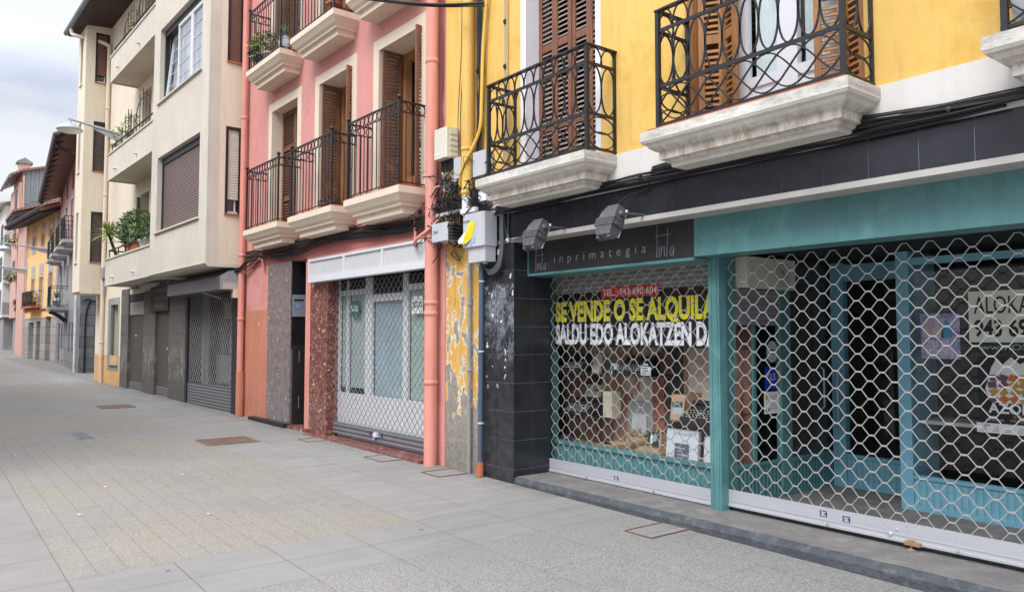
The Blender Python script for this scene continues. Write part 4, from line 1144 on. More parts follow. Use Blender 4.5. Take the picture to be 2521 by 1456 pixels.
part('bay_lip', MB().prism([(.0, 2.90), (.66, 2.90), (.715, 2.955), (.715, 2.97), (0, 2.97)], 'u', -12.66, -11.54), m_creamwall, cb)
def sidewin(u, o0, o1, z0, z1, mat, drop=1.0, bottom=True):
    """a narrow window in the side of a bay, roller blind partly or wholly down"""
    def sx(m): return m
    f = MB().box(u - .05, u + .004, o0, o0 + .07, z0, z1).box(u - .05, u + .004, o1 - .05, o1, z0, z1).box(u - .05, u + .004, o0 + .07, o1 - .05, z1 - .06, z1)
    fr = part('side_window', f, m_greyframe, cb)
    zb = z1 - (z1 - z0) * drop
    part('roller_blind', MB().box(u - .045, u - .02, o0 + .07, o1 - .05, zb, z1 - .06), mat, fr)
    if drop < 1:
        part('pane', MB().box(u - .09, u - .085, o0 + .07, o1 - .05, z0, zb), m_glassdark, fr)
        part('sash', MB().box(u - .08, u - .05, o0 + .10, o0 + .13, z0, zb).box(u - .08, u - .05, o0 + .07, o1 - .05, z0, z0 + .05), m_pvc, fr)
    part('sill', MB().box(u - .05, u + .03, o0 - .01, o1 + .01, z0 - .035, z0 - .001), m_terracotta, fr)
sidewin(-.004, .05, .37, 3.92, 5.58, m_rollwhite, .84)
sidewin(-.004, .05, .37, 6.84, 8.45, m_rollred)
sidewin(-.004, .05, .37, 9.6, 11.0, m_rollred)
sidewin(-11.554, .05, .44, 3.87, 5.41, m_rolldark := m_slats('dark louvre slats', (0.085, 0.06, 0.05), 0.07, depth=0.9, dark=0.15))
sidewin(-11.554, .05, .44, 6.67, 8.20, m_rolldark)
sidewin(-11.554, .05, .44, 9.42, 10.97, m_rollred, .85)
for a_, b in LZ:
    fr = part('narrow_window', MB().box(-12.36, -12.32, .52, .58, a_, b).box(-12.06, -12.02, .52, .58, a_, b).box(-12.32, -12.06, .54, .56, a_, b), m_greyframe, cb)
    part('sill', MB().box(-12.4, -11.98, .60, .74, a_ - .04, a_ - .001), m_creamwall, fr)
# front windows of the main bay
for k, (z0, z1) in enumerate(BZ):
    a_, b = -3.36, -.47
    f = MB().box(a_, a_ + .06, .52, .60, z0, z1).box(b - .06, b, .52, .60, z0, z1).box(a_ + .06, b - .06, .52, .60, z1 - .14, z1)
    fr = part('bay_window', f, m_greyframe, cb)
    part('sill', MB().box(a_ - .08, b + .04, .60, .745, z0 - .035, z0 - .001), m_greyrender, fr)
    if k == 0:
        part('roller_blind', MB().box(a_ + .06, b - .06, .55, .575, z0, z1 - .14), m_rollbrown, fr)
    else:
        w_ = (b - a_ - .12) / 3
        for i in range(3):
            u0 = a_ + .06 + i * w_
            s_ = MB().box(u0, u0 + .07, .54, .60, z0, z1 - .14).box(u0 + w_ - .07, u0 + w_ - .001, .54, .60, z0, z1 - .14).box(u0 + .07, u0 + w_ - .07, .54, .60, z0, z0 + .07).box(u0 + .07, u0 + w_ - .07, .54, .60, z1 - .21, z1 - .14)
            for j in range(1, 5): s_.box(u0 + .07, u0 + w_ - .07, .575, .583, z0 + .07 + j * (z1 - z0 - .28) / 5, z0 + .08 + j * (z1 - z0 - .28) / 5)
            if i == 0:
                s_.v = [(p[0], p[1] + (p[2] - z0) * -.10, p[2]) for p in s_.v]
            sh = part('sash', s_, m_pvc, fr)
            part('pane', MB().quad((u0 + .07, .568, z0 + .07), (u0 + w_ - .07, .568, z0 + .07), (u0 + w_ - .07, .568 - (.13 if i == 0 else 0), z1 - .21), (u0 + .07, .568 - (.13 if i == 0 else 0), z1 - .21)), glass('window glass with sky', (.75, .8, .82), .22) if k == 1 and i == 0 else D.materials.get('window glass with sky') or m_glass, sh)
        part('curtain', MB().quad((a_ + .06, .44, z0), (b - .06, .44, z0), (b - .06, .44, z1), (a_ + .06, .44, z1)), pm('white blind cloth', (0.62, 0.64, 0.66), 0.9, 0.06, 1), fr)
# solid balconies
for k, z in enumerate((2.97, 5.80, 8.48)):
    m = MB().box(-8.2, -3.835, .0, .69, z, z + .12).box(-8.2, -3.835, .56, .69, z + .12, z + .66).box(-8.2, -8.08, .0, .56, z + .12, z + .66).box(-8.23, -3.835, .545, .715, z + .66, z + .70).box(-8.215, -3.835, .66, .70, z - .03, z - .001).box(-8.215, -8.17, .0, .66, z - .03, z - .001)
    for u in (-7.3, -5.2): m.lathe((u, .69, z + .17), [(.03, 0), (.03, .07), (.022, .07)], 8, (0, 1, 0), 0)
    sl = part('balcony', m, m_greyrender, cb)
    r = MB().tube([(-8.15, .62, z + .92), (-3.84, .62, z + .92)], .022, 6)
    for u in (-8.1, -7.1, -6.0, -5.0, -4.0): r.tube([(u, .62, z + .70), (u, .62, z + .92)], .014, 5)
    r.tube([(-8.15, .05, z + .92), (-8.15, .62, z + .92)], .018, 6)
    if k > 0:   # fan-shaped trellis standing on the rail
        for u0, hh in ((-5.6, .8), (-7.0, .6)):
            for i in range(5):
                u = u0 + i * .28
                r.tube([(u, .62, z + .70), (u, .62, z + .95 + hh * math.sin(math.pi * (i + 1) / 6) * 1.0)], .010, 5)
            r.tube([(u0 + .56 + .72 * math.cos(t_), .62, z + .92 + hh * .75 * math.sin(t_)) for t_ in [math.pi * i / 12 for i in range(13)]], .010, 5)
    part('railing', r, m_iron, sl)
# eave
part('roof', MB().prism([(-8, 11.9), (-8, 13.4), (1.0, 11.34), (1.0, 11.28), (-.35, 11.31)], 'u', -12.9, .3), m_rooftile, cb)
part('eave_soffit', MB().prism([(-.3, 11.24), (-.3, 11.30), (.98, 11.27), (.98, 11.10)], 'u', -12.85, .28), m_soffit, cb)
part('gutter', MB().tube([(-12.95, 1.03, 11.22), (.3, 1.03, 11.22)], .085, 8), m_gutter, cb)
m = MB().tube(smooth([(-12.2, 1.0, 11.14), (-12.2, .98, 10.98), (-12.05, .85, 10.9), (-11.6, .35, 10.72), (-11.46, .12, 10.6), (-11.46, .08, 10.45), (-11.46, .08, 9.5)], 5), .06, 8)
m.tube([(-11.46, .08, 9.5), (-11.46, .08, .95)], .06, 8)
for z in (1.4, 3.4, 5.9, 8.6): m.lathe((-11.46, .08, z), [(.06, 0), (.07, .004), (.07, .05), (.06, .055)], 10)
m.tube([(-11.46, .08, .95), (-11.46, .06, .0)], .05, 8)
part('drainpipe', m, m_cream, cb)
# ground floor: window, piers, roller doors, shop
f = MB().box(-10.97, -10.62, -.1, .012, .62, 2.53).box(-9.74, -9.62, -.1, .012, .62, 2.53).box(-10.97, -9.62, -.1, .014, 2.53, 2.73).box(-10.62, -9.74, -.1, .016, .62, .78)
ws = part('window_surround', f, m_greyplaster, cb)
part('window_frame', MB().box(-10.62, -10.52, -.34, -.28, .8, 2.53).box(-9.84, -9.74, -.34, -.28, .8, 2.53).box(-10.52, -9.84, -.32, -.30, .8, 2.53), m_greyframe, ws)
part('sill', MB().box(-10.66, -9.66, -.1, .06, .76, .80), m_greyplaster, ws)
part('pane', MB().quad((-10.60, -.20, .8), (-9.76, -.20, .8), (-9.76, -.20, 2.53), (-10.60, -.20, 2.53)), m_glassdark, ws)
for u0, u1, zt in ((-9.31, -8.50, 2.92), (-6.91, -5.84, 2.76), (-4.64, -3.38, 2.92)):
    part('stone_pier', MB().box(u0, u1, -.34, .025, -.1, zt), m_pier, cb)
part('shop_band', MB().box(-8.5, -3.40, -.30, -.010, 2.76, 2.92).box(-8.5, -6.91, -.30, -.012, 2.54, 2.76).box(-5.84, -4.64, -.30, -.012, 2.20, 2.76), m_dimband := pm('faded brown fascia', (0.085, 0.068, 0.062), 0.8, 0.2, 1.5), cb)
part('end_panel', MB().box(-.44, .10, -.3, .03, -.1, 2.97), pm('black shopfront cladding', (0.03, 0.03, 0.036), 0.45, 0.25, 3), cb)
part('end_panel', MB().box(-3.38, -3.27, -.3, .02, -.1, 2.47), MATS['black shopfront cladding'], cb)
ab = MB().prism([(0.0, 2.475), (.45, 2.475), (.45, 2.72), (.28, 2.83), (0.0, 2.86)], 'u', -3.30, .06)
bx = part('shutter_housing', ab, pm('dark grey housing', (0.10, 0.10, 0.108), 0.45, 0.12, 3), cb)
part('end_plate', MB().prism([(0.0, 2.477), (.448, 2.477), (.448, 2.72), (.28, 2.828), (0.0, 2.858)], 'u', .061, .064), m_greymetal, bx)
part('access_hatch', MB().box(.064, .07, .10, .40, 2.49, 2.61), m_strip, bx)
part('support_arm', MB().tube([(-1.1, .40, 2.47), (-1.1, .02, 2.36)], .02, 4), m_strip, bx)
bx2 = solo('alarm_box', MB().box(-.05, .07, .03, .20, 2.33, 2.50), m_cream, C, 'small cream box under the right end of the grey shutter housing', 'alarm box')
sgn = solo('door_sign', MB().box(-8.50, -6.91, -.16, -.02, 2.19, 2.53), pm('blank sign plate', (0.42, 0.38, 0.36), 0.5, 0.05), C, 'blank pale sign over the left roller door of the cream building', 'sign')
bs = thing('shop_sign', 'faded black hanging sign with three lines of worn capitals', 'shop sign', C, (-5.3, .05, 2.2))
part('board', MB().box(-6.2, -4.63, .012, .06, 2.22, 2.84), pm('weathered sign black', (0.05, 0.048, 0.048), 0.6, 0.2, 4), bs)
for k, (tx, w_) in enumerate((('PAPERDEGIA', 1.0), ('REPOSTERIA', 1.0), ('OFIZIAL', .72))):
    part('lettering', textmb(tx, .10, -5.72, .06, 2.66 - k * .175, w_, .002, .004), pm('worn sign letters', (0.30, 0.285, 0.27), 0.7, 0.3, 30), bs)
solo('strip_lamp', MB().box(-6.9, -5.3, .08, .16, 2.86, 2.92).tube([(-6.85, .12, 2.85), (-5.35, .12, 2.85)], .02, 8).box(-6.5, -6.46, .0, .08, 2.87, 2.90).box(-5.7, -5.66, .0, .08, 2.87, 2.90), m_strip, C, 'long tube lamp over the faded black sign', 'lamp')
for u0, u1, zt, lab, knob in ((-8.49, -6.92, 2.54, 'closed brown roller shutter of the left door of the cream building', (-7.9, 1.62)), (-5.83, -4.65, 2.20, 'narrow brown perforated roller shutter below the faded black sign', (-5.0, 1.3))):
    t = thing('roller_shutter', lab, 'roller shutter', C, ((u0 + u1) / 2, -.2, .1))
    part('curtain', MB().box(u0 - .02, u1 + .02, -.08, -.045, .40, zt), m_rolldoor, t)
    part('bottom_rail', MB().box(u0 - .02, u1 + .02, -.085, -.035, .10, .40), m_rail, t)
    part('lock', MB().lathe((knob[0], -.045, knob[1]), [(.04, 0), (.03, .012), (.012, .02)], 10, (0, 1, 0)), m_galv, t)
part('threshold', MB().box(-8.5, -6.9, -.3, .06, -.05, .17).box(-5.84, -4.64, -.3, .03, -.05, .14), m_step, cb)
cg = thing('security_shutter', 'slanting mesh grille of the dark shop at the end of the cream building', 'security shutter', C, (-1.85, -.08, .1))
m = MB(); meshgrille(m, -3.26, -.45, -.03, .62, 2.47, .135, .088, .0055, .15, clip=False)
part('wire_mesh', m, m_galv, cg)
part('bottom_rail', MB().box(-3.26, -.45, -.05, -.01, .08, .60), m_rail, cg)
part('shop_front', MB().box(-3.26, -3.1, -.40, -.3, .1, 2.95).box(-3.1, -.45, -.40, -.33, .1, .55).box(-1.55, -1.50, -.40, -.33, .55, 2.95).box(-2.98, -2.94, -.36, -.32, .55, 2.4), m_greymetal, cb)
part('shop_pane', MB().quad((-3.1, -.36, .55), (-.45, -.36, .55), (-.45, -.36, 2.95), (-3.1, -.36, 2.95)), m_glassdark, cb)
part('shop_backdrop', MB().box(-3.2, -.3, -1.25, -1.2, .1, 2.9), pm('dim shop wall', (0.16, 0.16, 0.155), 0.9, 0.4, 1.5), cb)
for u0, u1, z0, z1, colr, lab in ((-2.75, -1.7, 1.30, 1.95, (0.03, 0.028, 0.028), 'dark notice board behind the slanting mesh grille'), (-2.0, -1.25, 1.12, 1.45, (0.30, 0.05, 0.05), 'red panel behind the slanting mesh grille'), (-2.4, -1.9, 1.98, 2.33, (0.75, 0.68, 0.45), 'bright yellowish card high behind the slanting mesh grille'), (-2.85, -1.8, .58, 1.2, (0.38, 0.37, 0.36), 'pale card standing low behind the slanting mesh grille')):
    solo('window_card', MB().box(u0, u1, -.50, -.49, z0, z1), pm('card %.2f' % u0, colr, 0.7, 0.2, 5), C, lab, 'card')

# ================================================================== STONE HOUSE, ORANGE HOUSE, FAR HOUSES
H = Frame((4.70, 32.1), (-0.62, -11.3))
sh = thing('stone_house', 'old house of dark stone below and faded pink plaster above with a deep timber eave', 'house', H, (-5.6, 0, 0))
mb = MB(); wins = [(-4.7, -4.0, 1.0, 2.15), (-3.3, -2.6, 1.0, 2.15), (-8.3, -7.7, 1.0, 2.15), (-9.9, -9.1, -.1, 2.2)]
mb.wall(-11.3, 0, -.1, 2.72, -.5, 0, wins)
part('stone_wall', mb, m_oldstone, sh)
mb = MB(); mb.wall(-11.3, 0, 2.72, 5.25, -.5, -.006, [(-6.4, -5.8, 3.6, 4.7), (-3.0, -2.4, 3.6, 4.7), (-9.7, -8.9, 2.9, 4.9)])
part('grey_wall', mb, m_greyplaster, sh)
wu = [(-10.4, -9.6, 5.5, 7.3), (-7.7, -6.9, 5.5, 7.4), (-5.0, -4.2, 5.5, 7.4), (-2.3, -1.5, 5.5, 7.4)]
wu2 = [(a_, b, 7.8, 8.7) for a_, b, _, _ in wu]
mb = MB(); mb.wall(-11.3, 0, 5.25, 9.4, -.5, 0.0, wu + wu2)
part('pink_wall', mb, m_pinkold, sh)
for (a_, b, c, d) in wins + wu + wu2 + [(-6.4, -5.8, 3.6, 4.7), (-3.0, -2.4, 3.6, 4.7), (-9.7, -8.9, 2.9, 4.9)]:
    fr = part('window', MB().box(a_, b, -.3, -.26, c, d).box(a_, a_ + .06, -.26, -.22, c, d).box(b - .06, b, -.26, -.22, c, d), m_greyframe, sh)
for (a_, b, c, d) in wu:
    part('window_surround', MB().box(a_ - .14, a_, -.02, .02, c, d + .14).box(b, b + .14, -.02, .02, c, d + .14).box(a_, b, -.02, .02, d, d + .14), m_quoin, sh)
part('end_wall', MB().box(-.02, .012, -8, -.02, -.1, 2.85).box(-.02, .03, -.62, .02, -.1, 3.25), m_ashlardark, sh)
part('end_wall', MB().box(-.02, .006, -8, -.02, 2.85, 9.4), m_greyplaster, sh)
part('light_block_core', MB().box(-11.3, -.02, -8, -.9, -.1, 9.3), m_room, sh)  # unseen core added to stop light behind the stone front
part('roof', MB().add([(.35, 1.0, 8.95), (-11.3, .86, 8.2), (-11.3, -4, 10.3), (.35, -4, 11.2)] + [(.35, 1.0, 8.86), (-11.3, .86, 8.11), (-11.3, -4, 10.2), (.35, -4, 11.1)], [(0, 1, 2, 3), (4, 7, 6, 5), (0, 4, 5, 1), (1, 5, 6, 2), (2, 6, 7, 3), (3, 7, 4, 0)]), m_rooftile, sh)
m = MB().add([(.33, .97, 8.84), (-11.3, .83, 8.09), (-11.3, -.02, 8.95), (.33, -.02, 9.55)], [(0, 1, 2, 3)])
sf = part('eave', m, m_plank, sh)
for k in range(14):
    t_ = k / 13; u = .25 - 11.5 * t_
    part('rafter', MB().tube([(u, .96 - .14 * t_, 8.80 - .75 * t_), (u, 0.0, 9.46 - .6 * t_)], .035, 4), m_soffit, sf)
m = MB()
for k in range(46):
    t_ = k / 45; u = .3 - 11.55 * t_
    m.tube([(u, 1.04 - .14 * t_, 8.90 - .75 * t_), (u, .75, 9.06 - .75 * t_)], .10, 6)
part('eave_tiles', m, pm('old eave tiles', (0.075, 0.058, 0.05), 0.8, 0.3, 6), sf)
part('gutter_pipe', MB().tube(smooth([(-.3, .95, 8.80), (-.3, .80, 8.62), (-.1, .3, 8.35), (-.05, .08, 8.2)], 4), .06, 6), m_soffit, sh)
part('drainpipe', MB().tube([(-.62, .10, .0), (-.62, .10, 1.3)], .05, 8).tube([(-.62, .10, 1.3), (-.62, .10, 5.6)], .06, 8), pm('white pipe', (0.6, 0.62, 0.64), 0.5), sh)
for k, (uc, z, w_, out) in enumerate([(-1.9, 5.30, 1.5, .52), (-4.6, 5.28, 1.5, .52), (-7.3, 5.25, 1.4, .52), (-10.0, 5.22, 1.2, .50), (-5.9, 2.84, 1.6, .66)]):
    sl = part('balcony', MB().box(uc - w_ / 2 - .08, uc + w_ / 2 + .08, 0, out + .06, z - .12, z).box(uc - w_ / 2, uc + w_ / 2, 0, out - .1, z - .2, z - .121), m_quoin if k < 4 else m_greymetal, sh)
    r = MB()
    for zz in (z + .08, z + .9):
        r.tube([(uc - w_ / 2, 0, zz), (uc - w_ / 2, out, zz), (uc + w_ / 2, out, zz), (uc + w_ / 2, 0, zz)], .018, 4)
    for i in range(13): r.tube([(uc - w_ / 2 + i * w_ / 12, out, z), (uc - w_ / 2 + i * w_ / 12, out, z + .9)], .011 if i % 12 else .02, 4)
    for s_ in (-1, 1):
        for i in range(1, 4 if k < 4 else 3): r.tube([(uc + s_ * w_ / 2, out * i / (4 if k < 4 else 3), z), (uc + s_ * w_ / 2, out * i / (4 if k < 4 else 3), z + .9)], .011, 4)
    part('railing', r, m_iron, sl)
    if k == 4:
        for u in (uc - .6, uc + .6): part('bracket', MB().tube(smooth([(u, 0.0, 2.25), (u, .12, 2.35), (u, .3, 2.5), (u, .62, 2.66)], 4), .05, 5), m_iron, sl)

O = Frame((5.32, 43.4), (0.64, -7.6))
oh = thing('orange_house', 'small orange house with grey quoins, stone ground floor and dark tiled eave', 'house', O, (-3.8, 0, 0))
od = [(-6.45, -5.15, -.1, 2.37), (-4.5, -3.5, -.1, 2.41), (-2.33, -1.2, -.1, 2.69)]
mb = MB(); mb.wall(-7.63, 0, -.1, 2.62, -.5, 0, od); part('stone_wall', mb, m_ashlar, oh)
ow = [(-5.95, -5.35, 6.4, 7.05), (-3.85, -3.2, 6.4, 7.05), (-1.95, -1.25, 6.45, 7.1), (-5.95, -5.3, 3.35, 4.75), (-4.0, -3.25, 3.35, 4.75), (-1.9, -1.15, 3.4, 4.85)]
mb = MB(); mb.wall(-7.63, 0, 2.62, 8.0, -.5, 0, ow); part('wall', mb, m_orange, oh)
rq = random.Random(8)
for i, (a_, b, c, d) in enumerate(ow):
    m = MB(); z = c - .30
    while z < d + .45:
        h_ = .30; w_ = rq.choice((.12, .24))
        if z < c - .01 or z >= d:
            m.box(a_ - w_, b + w_, -.03, .02, z, z + h_ - .004)
        else:
            m.box(a_ - w_, a_ - .001, -.03, .02, z, z + h_ - .004); m.box(b + .001, b + w_, -.03, .02, z, z + h_ - .004)
        z += h_
    sr = part('window_surround', m, m_quoin, oh)
    part('window', MB().box(a_, b, -.25, -.2, c, d), m_greyframe, sr)
m = MB(); m2 = MB()
for k in range(17):
    w_ = .45 if k % 2 else .28
    m.box(-.001 - w_, .012, -.3, .02, 2.64 + k * .31, 2.93 + k * .31); m2.box(-7.64, -7.63 + w_, -.3, .02, 2.64 + k * .31, 2.93 + k * .31)
part('quoins', m, m_quoin, oh); part('quoins', m2, m_quoin, oh)
for (a_, b, c, d), mt in zip(od, (m_rollgrey, m_dark, m_honey)):
    part('door', MB().box(a_, b, -.35, -.3, .1, d), mt, oh)
part('light_block_core', MB().box(-7.63, 0, -8, -.6, -.1, 8.0), m_orange, oh)  # core box added behind the orange front to block light
part('roof', MB().prism([(.98, 7.62), (.98, 7.72), (-4, 9.6), (-4, 9.5)], 'u', -8.1, .6), m_rooftile, oh)
m = MB()
for k in range(34): m.tube([(.5 - k * .255, 1.05, 7.68), (.5 - k * .255, .7, 7.84)], .11, 6)
ev = part('eave_tiles', m, pm('dark eave tiles', (0.05, 0.042, 0.04), 0.8, 0.3, 6), oh)
part('eave', MB().prism([(.92, 7.52), (.92, 7.60), (0, 8.02), (0, 7.86)], 'u', -8.0, .55), m_soffit, oh)
sl = part('balcony', MB().box(-5.95, -3.25, 0, .5, 3.10, 3.2).box(-5.75, -3.45, 0, .35, 3.0, 3.099), m_terracotta, oh)
r = MB()
for zz in (3.26, 3.98): r.tube([(-5.9, 0, zz), (-5.9, .45, zz), (-3.3, .45, zz), (-3.3, 0, zz)], .02, 4)
for i in range(22): r.tube([(-5.9 + i * 2.6 / 21, .45, 3.2), (-5.9 + i * 2.6 / 21, .45, 3.98)], .012, 4)
part('railing', r, m_iron, sl)
part('string_pipe', MB().tube([(-7.5, .06, 3.05), (0, .06, 3.02)], .05, 5), m_terracotta, oh)

WN = Frame((0, 0), (1, 0))
for x1, y0, y1, hh, mt, lab in ((-1.5, 9.5, 24, 6.0, m_greyplaster, 'added grey house out of view across the street, for the shop glass to mirror'), (-1.6, 24, 45, 5.5, m_pinkold, 'added dull pink house out of view across the street'), (-1.9, 45, 90, 5.5, m_farwhite, 'added long pale house out of view across the street, far end'), (-26, -16, 9.4, 7.5, m_greyrender, 'added grey house out of view, far back behind the viewer')):  # unseen houses added so the glass reflects dark fronts; heights tuned for light
    t = thing('added_house', lab, 'house', WN, (x1 - 3, -(y0 + y1) / 2, 0))
    part('wall', MB().box(x1 - 6, x1, -y1, -y0, -.1, hh), mt, t)
    part('roof', MB().prism([(x1 + .6, hh), (x1 + .6, hh + .15), (x1 - 3, hh + 1.6), (x1 - 6, hh)], 'o', -y1, -y0), m_rooftile, t)
    y = y0 + 1
    while y < y1 - 1.5:
        for z, h_ in ((.15, 2.3), (3.2, 1.7)):
            part('window', MB().box(x1, x1 + .02, -y - 1.1, -y, z, z + h_), m_greyframe, t)
        y += 2.6
def wb(m, x0, x1, y0, y1, z0, z1): return m.box(x0, x1, -y1, -y0, z0, z1)
# red gabled house and the tall salmon block stand beyond the orange house
rg = thing('red_gabled_house', 'house with red painted gable under a low tiled roof just beyond the orange house', 'house', WN, (7, -57, 0))
part('wall', wb(MB(), 5.0, 12, 55.5, 59.8, 0.2, 9.0), m_salmon, rg)
part('gable', MB().prism([(5.06, 9.0), (5.06, 9.35), (6.75, 10.0), (9.5, 9.0)], 'o', -56.5, -55.5), m_redpaint, rg)
part('roof', MB().prism([(4.25, 9.15), (4.25, 9.30), (6.75, 10.25), (11, 8.7), (11, 8.55), (6.75, 10.08)], 'o', -60, -55.0), m_rooftile, rg)
part('eave', MB().prism([(4.30, 9.12), (5.05, 9.38), (5.05, 9.0), (4.40, 8.9)], 'o', -60, -55.05), m_soffit, rg)
sb_ = thing('salmon_block', 'tall salmon apartment block with corrugated steel side wall and chimney', 'building', WN, (7, -64, 0))
part('wall', wb(MB(), 5.30, 14, 62, 68, 3.0, 12.9), m_salmon, sb_)
part('ground_floor', wb(MB(), 5.55, 14, 62.2, 68, 0.2, 3.0), m_greyplaster, sb_)
m = MB()
n_ = 44
P = []
for k in range(n_ + 1):
    x = 5.34 + k * .05
    P += [(x, -61.93 - (k % 2) * .03, 10.75 if x < 5.75 else (10.95 if x < 6.3 else 11.1)), (x, -61.93 - (k % 2) * .03, 13.05 + (x - 5.34) * .28)]
m.add(P, [(2 * k, 2 * k + 2, 2 * k + 3, 2 * k + 1) for k in range(n_)])
cw = part('steel_cladding', m, m_corr, sb_)
part('cladding_wall', MB().prism([(5.32, 10.6), (5.32, 13.0), (7.6, 13.65), (7.6, 10.6)], 'o', -67.5, -61.98), m_corr, sb_)
part('bay', wb(MB(), 5.12, 5.60, 61.6, 66, 2.9, 8.6).box(5.13, 5.31, -68, -61.9, 8.6, 12.2), m_salmon, sb_)
part('roof', MB().prism([(4.55, 12.55), (4.55, 12.7), (5.3, 13.12), (8.2, 13.95), (8.2, 13.8), (5.3, 12.97)], 'o', -68.5, -61.7), m_rooftile, sb_)
part('gutter', MB().tube([(4.55, -61.7, 12.55), (4.55, -68.5, 12.55)], .1, 6), m_gutter, sb_)
ch = part('chimney', wb(MB(), 5.15, 5.85, 63, 63.8, 13.0, 13.75), m_salmon, sb_)
part('cowl', MB().prism([(5.0, 13.75), (6.0, 13.75), (5.98, 13.85), (5.5, 14.15), (5.02, 13.85)], 'o', -63.9, -62.9), m_gutter, ch)
for z in (5.6, 8.3, 10.6):
    part('window', wb(MB(), 5.10, 5.119, 63.0, 64.6, z, z + 1.3), m_greyframe, sb_)
part('window', wb(MB(), 5.17, 5.4, 61.585, 61.6, 9.8 - 3.6, 7.2), m_greyframe, sb_)
part('drainpipe', MB().tube([(5.36, -61.5, 3), (5.36, -61.5, 12.6)], .06, 6), m_salmon, sb_)
for z in (5.3, 7.9):
    sl = part('flower_box', wb(MB(), 5.42, 6.1, 60.9, 61.59, z, z + .25), m_terracotta, sb_)
    if z < 6:
        r = MB()
        for i in range(7): r.tube([(5.45 + i * .1, -60.95, z + .25), (5.45 + i * .1, -60.95, z + 1.0)], .012, 4)
        r.tube([(5.42, -60.95, z + 1.0), (6.1, -60.95, z + 1.0)], .018, 4)
        part('railing', r, m_iron, sl)
part('canopy', wb(MB(), 5.05, 5.9, 61.2, 61.99, 3.35, 3.55), m_asphaltmetal, sb_)
part('doorway', wb(MB(), 5.60, 6.4, 62.15, 62.199, .4, 2.9), m_dark, sb_)
fw = thing('white_block', 'white apartment block with grey balconies at the far left end of the street', 'building', WN, (6, -80, 0))
part('wall', wb(MB(), 5.05, 14, 71.5, 95, 3.1, 11.9), m_farwhite, fw)
part('ground_floor', wb(MB(), 5.2, 14, 71.6, 95, .2, 3.1), m_greyplaster, fw)
part('roof', MB().prism([(4.4, 11.9), (4.4, 12.05), (9, 13.6), (9, 13.4)], 'o', -96, -71.0), m_farwhite, fw)
for z in (3.1, 5.75, 8.4):
    sl = part('balcony', wb(MB(), 5.02, 5.9, 70.8, 71.495, z, z + .2), m_farwhite, fw)
    r = MB()
    wb(r, 5.03, 5.05, 70.82, 71.49, z + .201, z + 1.15); wb(r, 5.051, 5.9, 70.82, 70.84, z + .201, z + 1.15)
    part('railing', r, m_greymetal, sl)
    part('window', wb(MB(), 5.03, 5.049, 72.6, 74.8, z + .2, z + 2.2), m_greyframe, fw)
    part('window', wb(MB(), 5.03, 5.049, 78.0, 79.6, z + .8, z + 2.2), m_greyframe, fw)
    part('window', wb(MB(), 5.03, 5.049, 83.0, 85.0, z + .8, z + 2.2), m_greyframe, fw)

# street lamps on wall arms
def lamp(fr, u, z, out, label):
    t = thing('street_lamp', label, 'street lamp', fr, (u, 0, z), 'arm-mounted street lamps along the street')
    part('arm', MB().tube([(u, .02, z), (u, out, z + .22)], [.045, .028], 8).tube([(u, .02, z - .25), (u, out * .55, z + .06)], [.02, .015], 6).add([(u - .006, .02, z - .02), (u - .006, .02, z - .26), (u - .006, out * .5, z + .05), (u + .006, .02, z - .02), (u + .006, .02, z - .26), (u + .006, out * .5, z + .05)], [(0, 1, 2), (3, 5, 4), (0, 1, 4, 3), (1, 2, 5, 4), (2, 0, 3, 5)]), m_lampgrey, t)
    part('wall_plate', MB().box(u - .07, u + .07, 0, .03, z - .3, z + .1), m_lampgrey, t)
    c = (u, out - .06, z + .21)
    part('hood', MB().lathe(c, [(.03, .02), (.035, -.10), (.06, -.13), (.16, -.16), (.26, -.21), (.325, -.28), (.335, -.32), (.30, -.32)], 20), m_lampgrey, t)
    part('lens', MB().lathe(c, [(.30, -.315), (.26, -.36), (.15, -.39), (.02, -.40)], 18), m_frost, t)
lamp(C, -10.05, 7.55, 1.38, 'nearest street lamp, over the middle balcony of the cream building')
lamp(O, -.35, 5.85, 2.3, 'second street lamp, hung from the near end of the orange house')
lamp(O, -7.3, 5.35, 2.4, 'farthest street lamp, at the far end of the orange house')
bn_ = thing('litter_bin', 'dark litter bin by the wall at the far end of the street', 'litter bin', WN, (5.35, -60.5, .45))
part('bin', MB().lathe((5.40, -60.5, .62), [(.16, 0), (.21, .55), (.23, .58)], 10).lathe((5.40, -60.5, .46), [(.04, 0), (.04, .2)], 6), m_greyframe, bn_)
part('hood', MB().lathe((5.40, -60.5, 1.20), [(.24, 0), (.24, .05), (.1, .10)], 10), m_greyframe, bn_)

# ================================================================== CABLES AND BOXES ON THE WALLS
rnd = random.Random(21)
def bundle(name, label, fr, lines, mat=None, clips=(), grp=None):
    """a bunch of cables strapped together is one thing"""
    m = MB()
    for pts, r in lines: m.tube(smooth(pts, 5), r, 5, cap=False)
    o = solo(name, m, mat or m_cable, fr, label, 'cables', grp)
    if clips:
        for u, o_, z in clips: part('clip', MB().lathe((u, o_, z), [(.028, -.012), (.028, .012)], 8, (1, 0, 0)), m_rubber, o)
    return o
def run(u0, u1, o, z, n, spread, step=.45, r=(.006, .013), wob=.012, zf=None):
    out = []
    for k in range(n):
        dz = rnd.uniform(-spread, spread); do = rnd.uniform(0, .045)
        pts = []; u = u0
        while u < u1 + step * .5:
            zz = zf(u) if zf else z
            pts.append((u, o + do + rnd.uniform(-.006, .006), zz + dz + rnd.uniform(-wob, wob))); u += step
        out.append((pts, rnd.uniform(*r)))
    return out
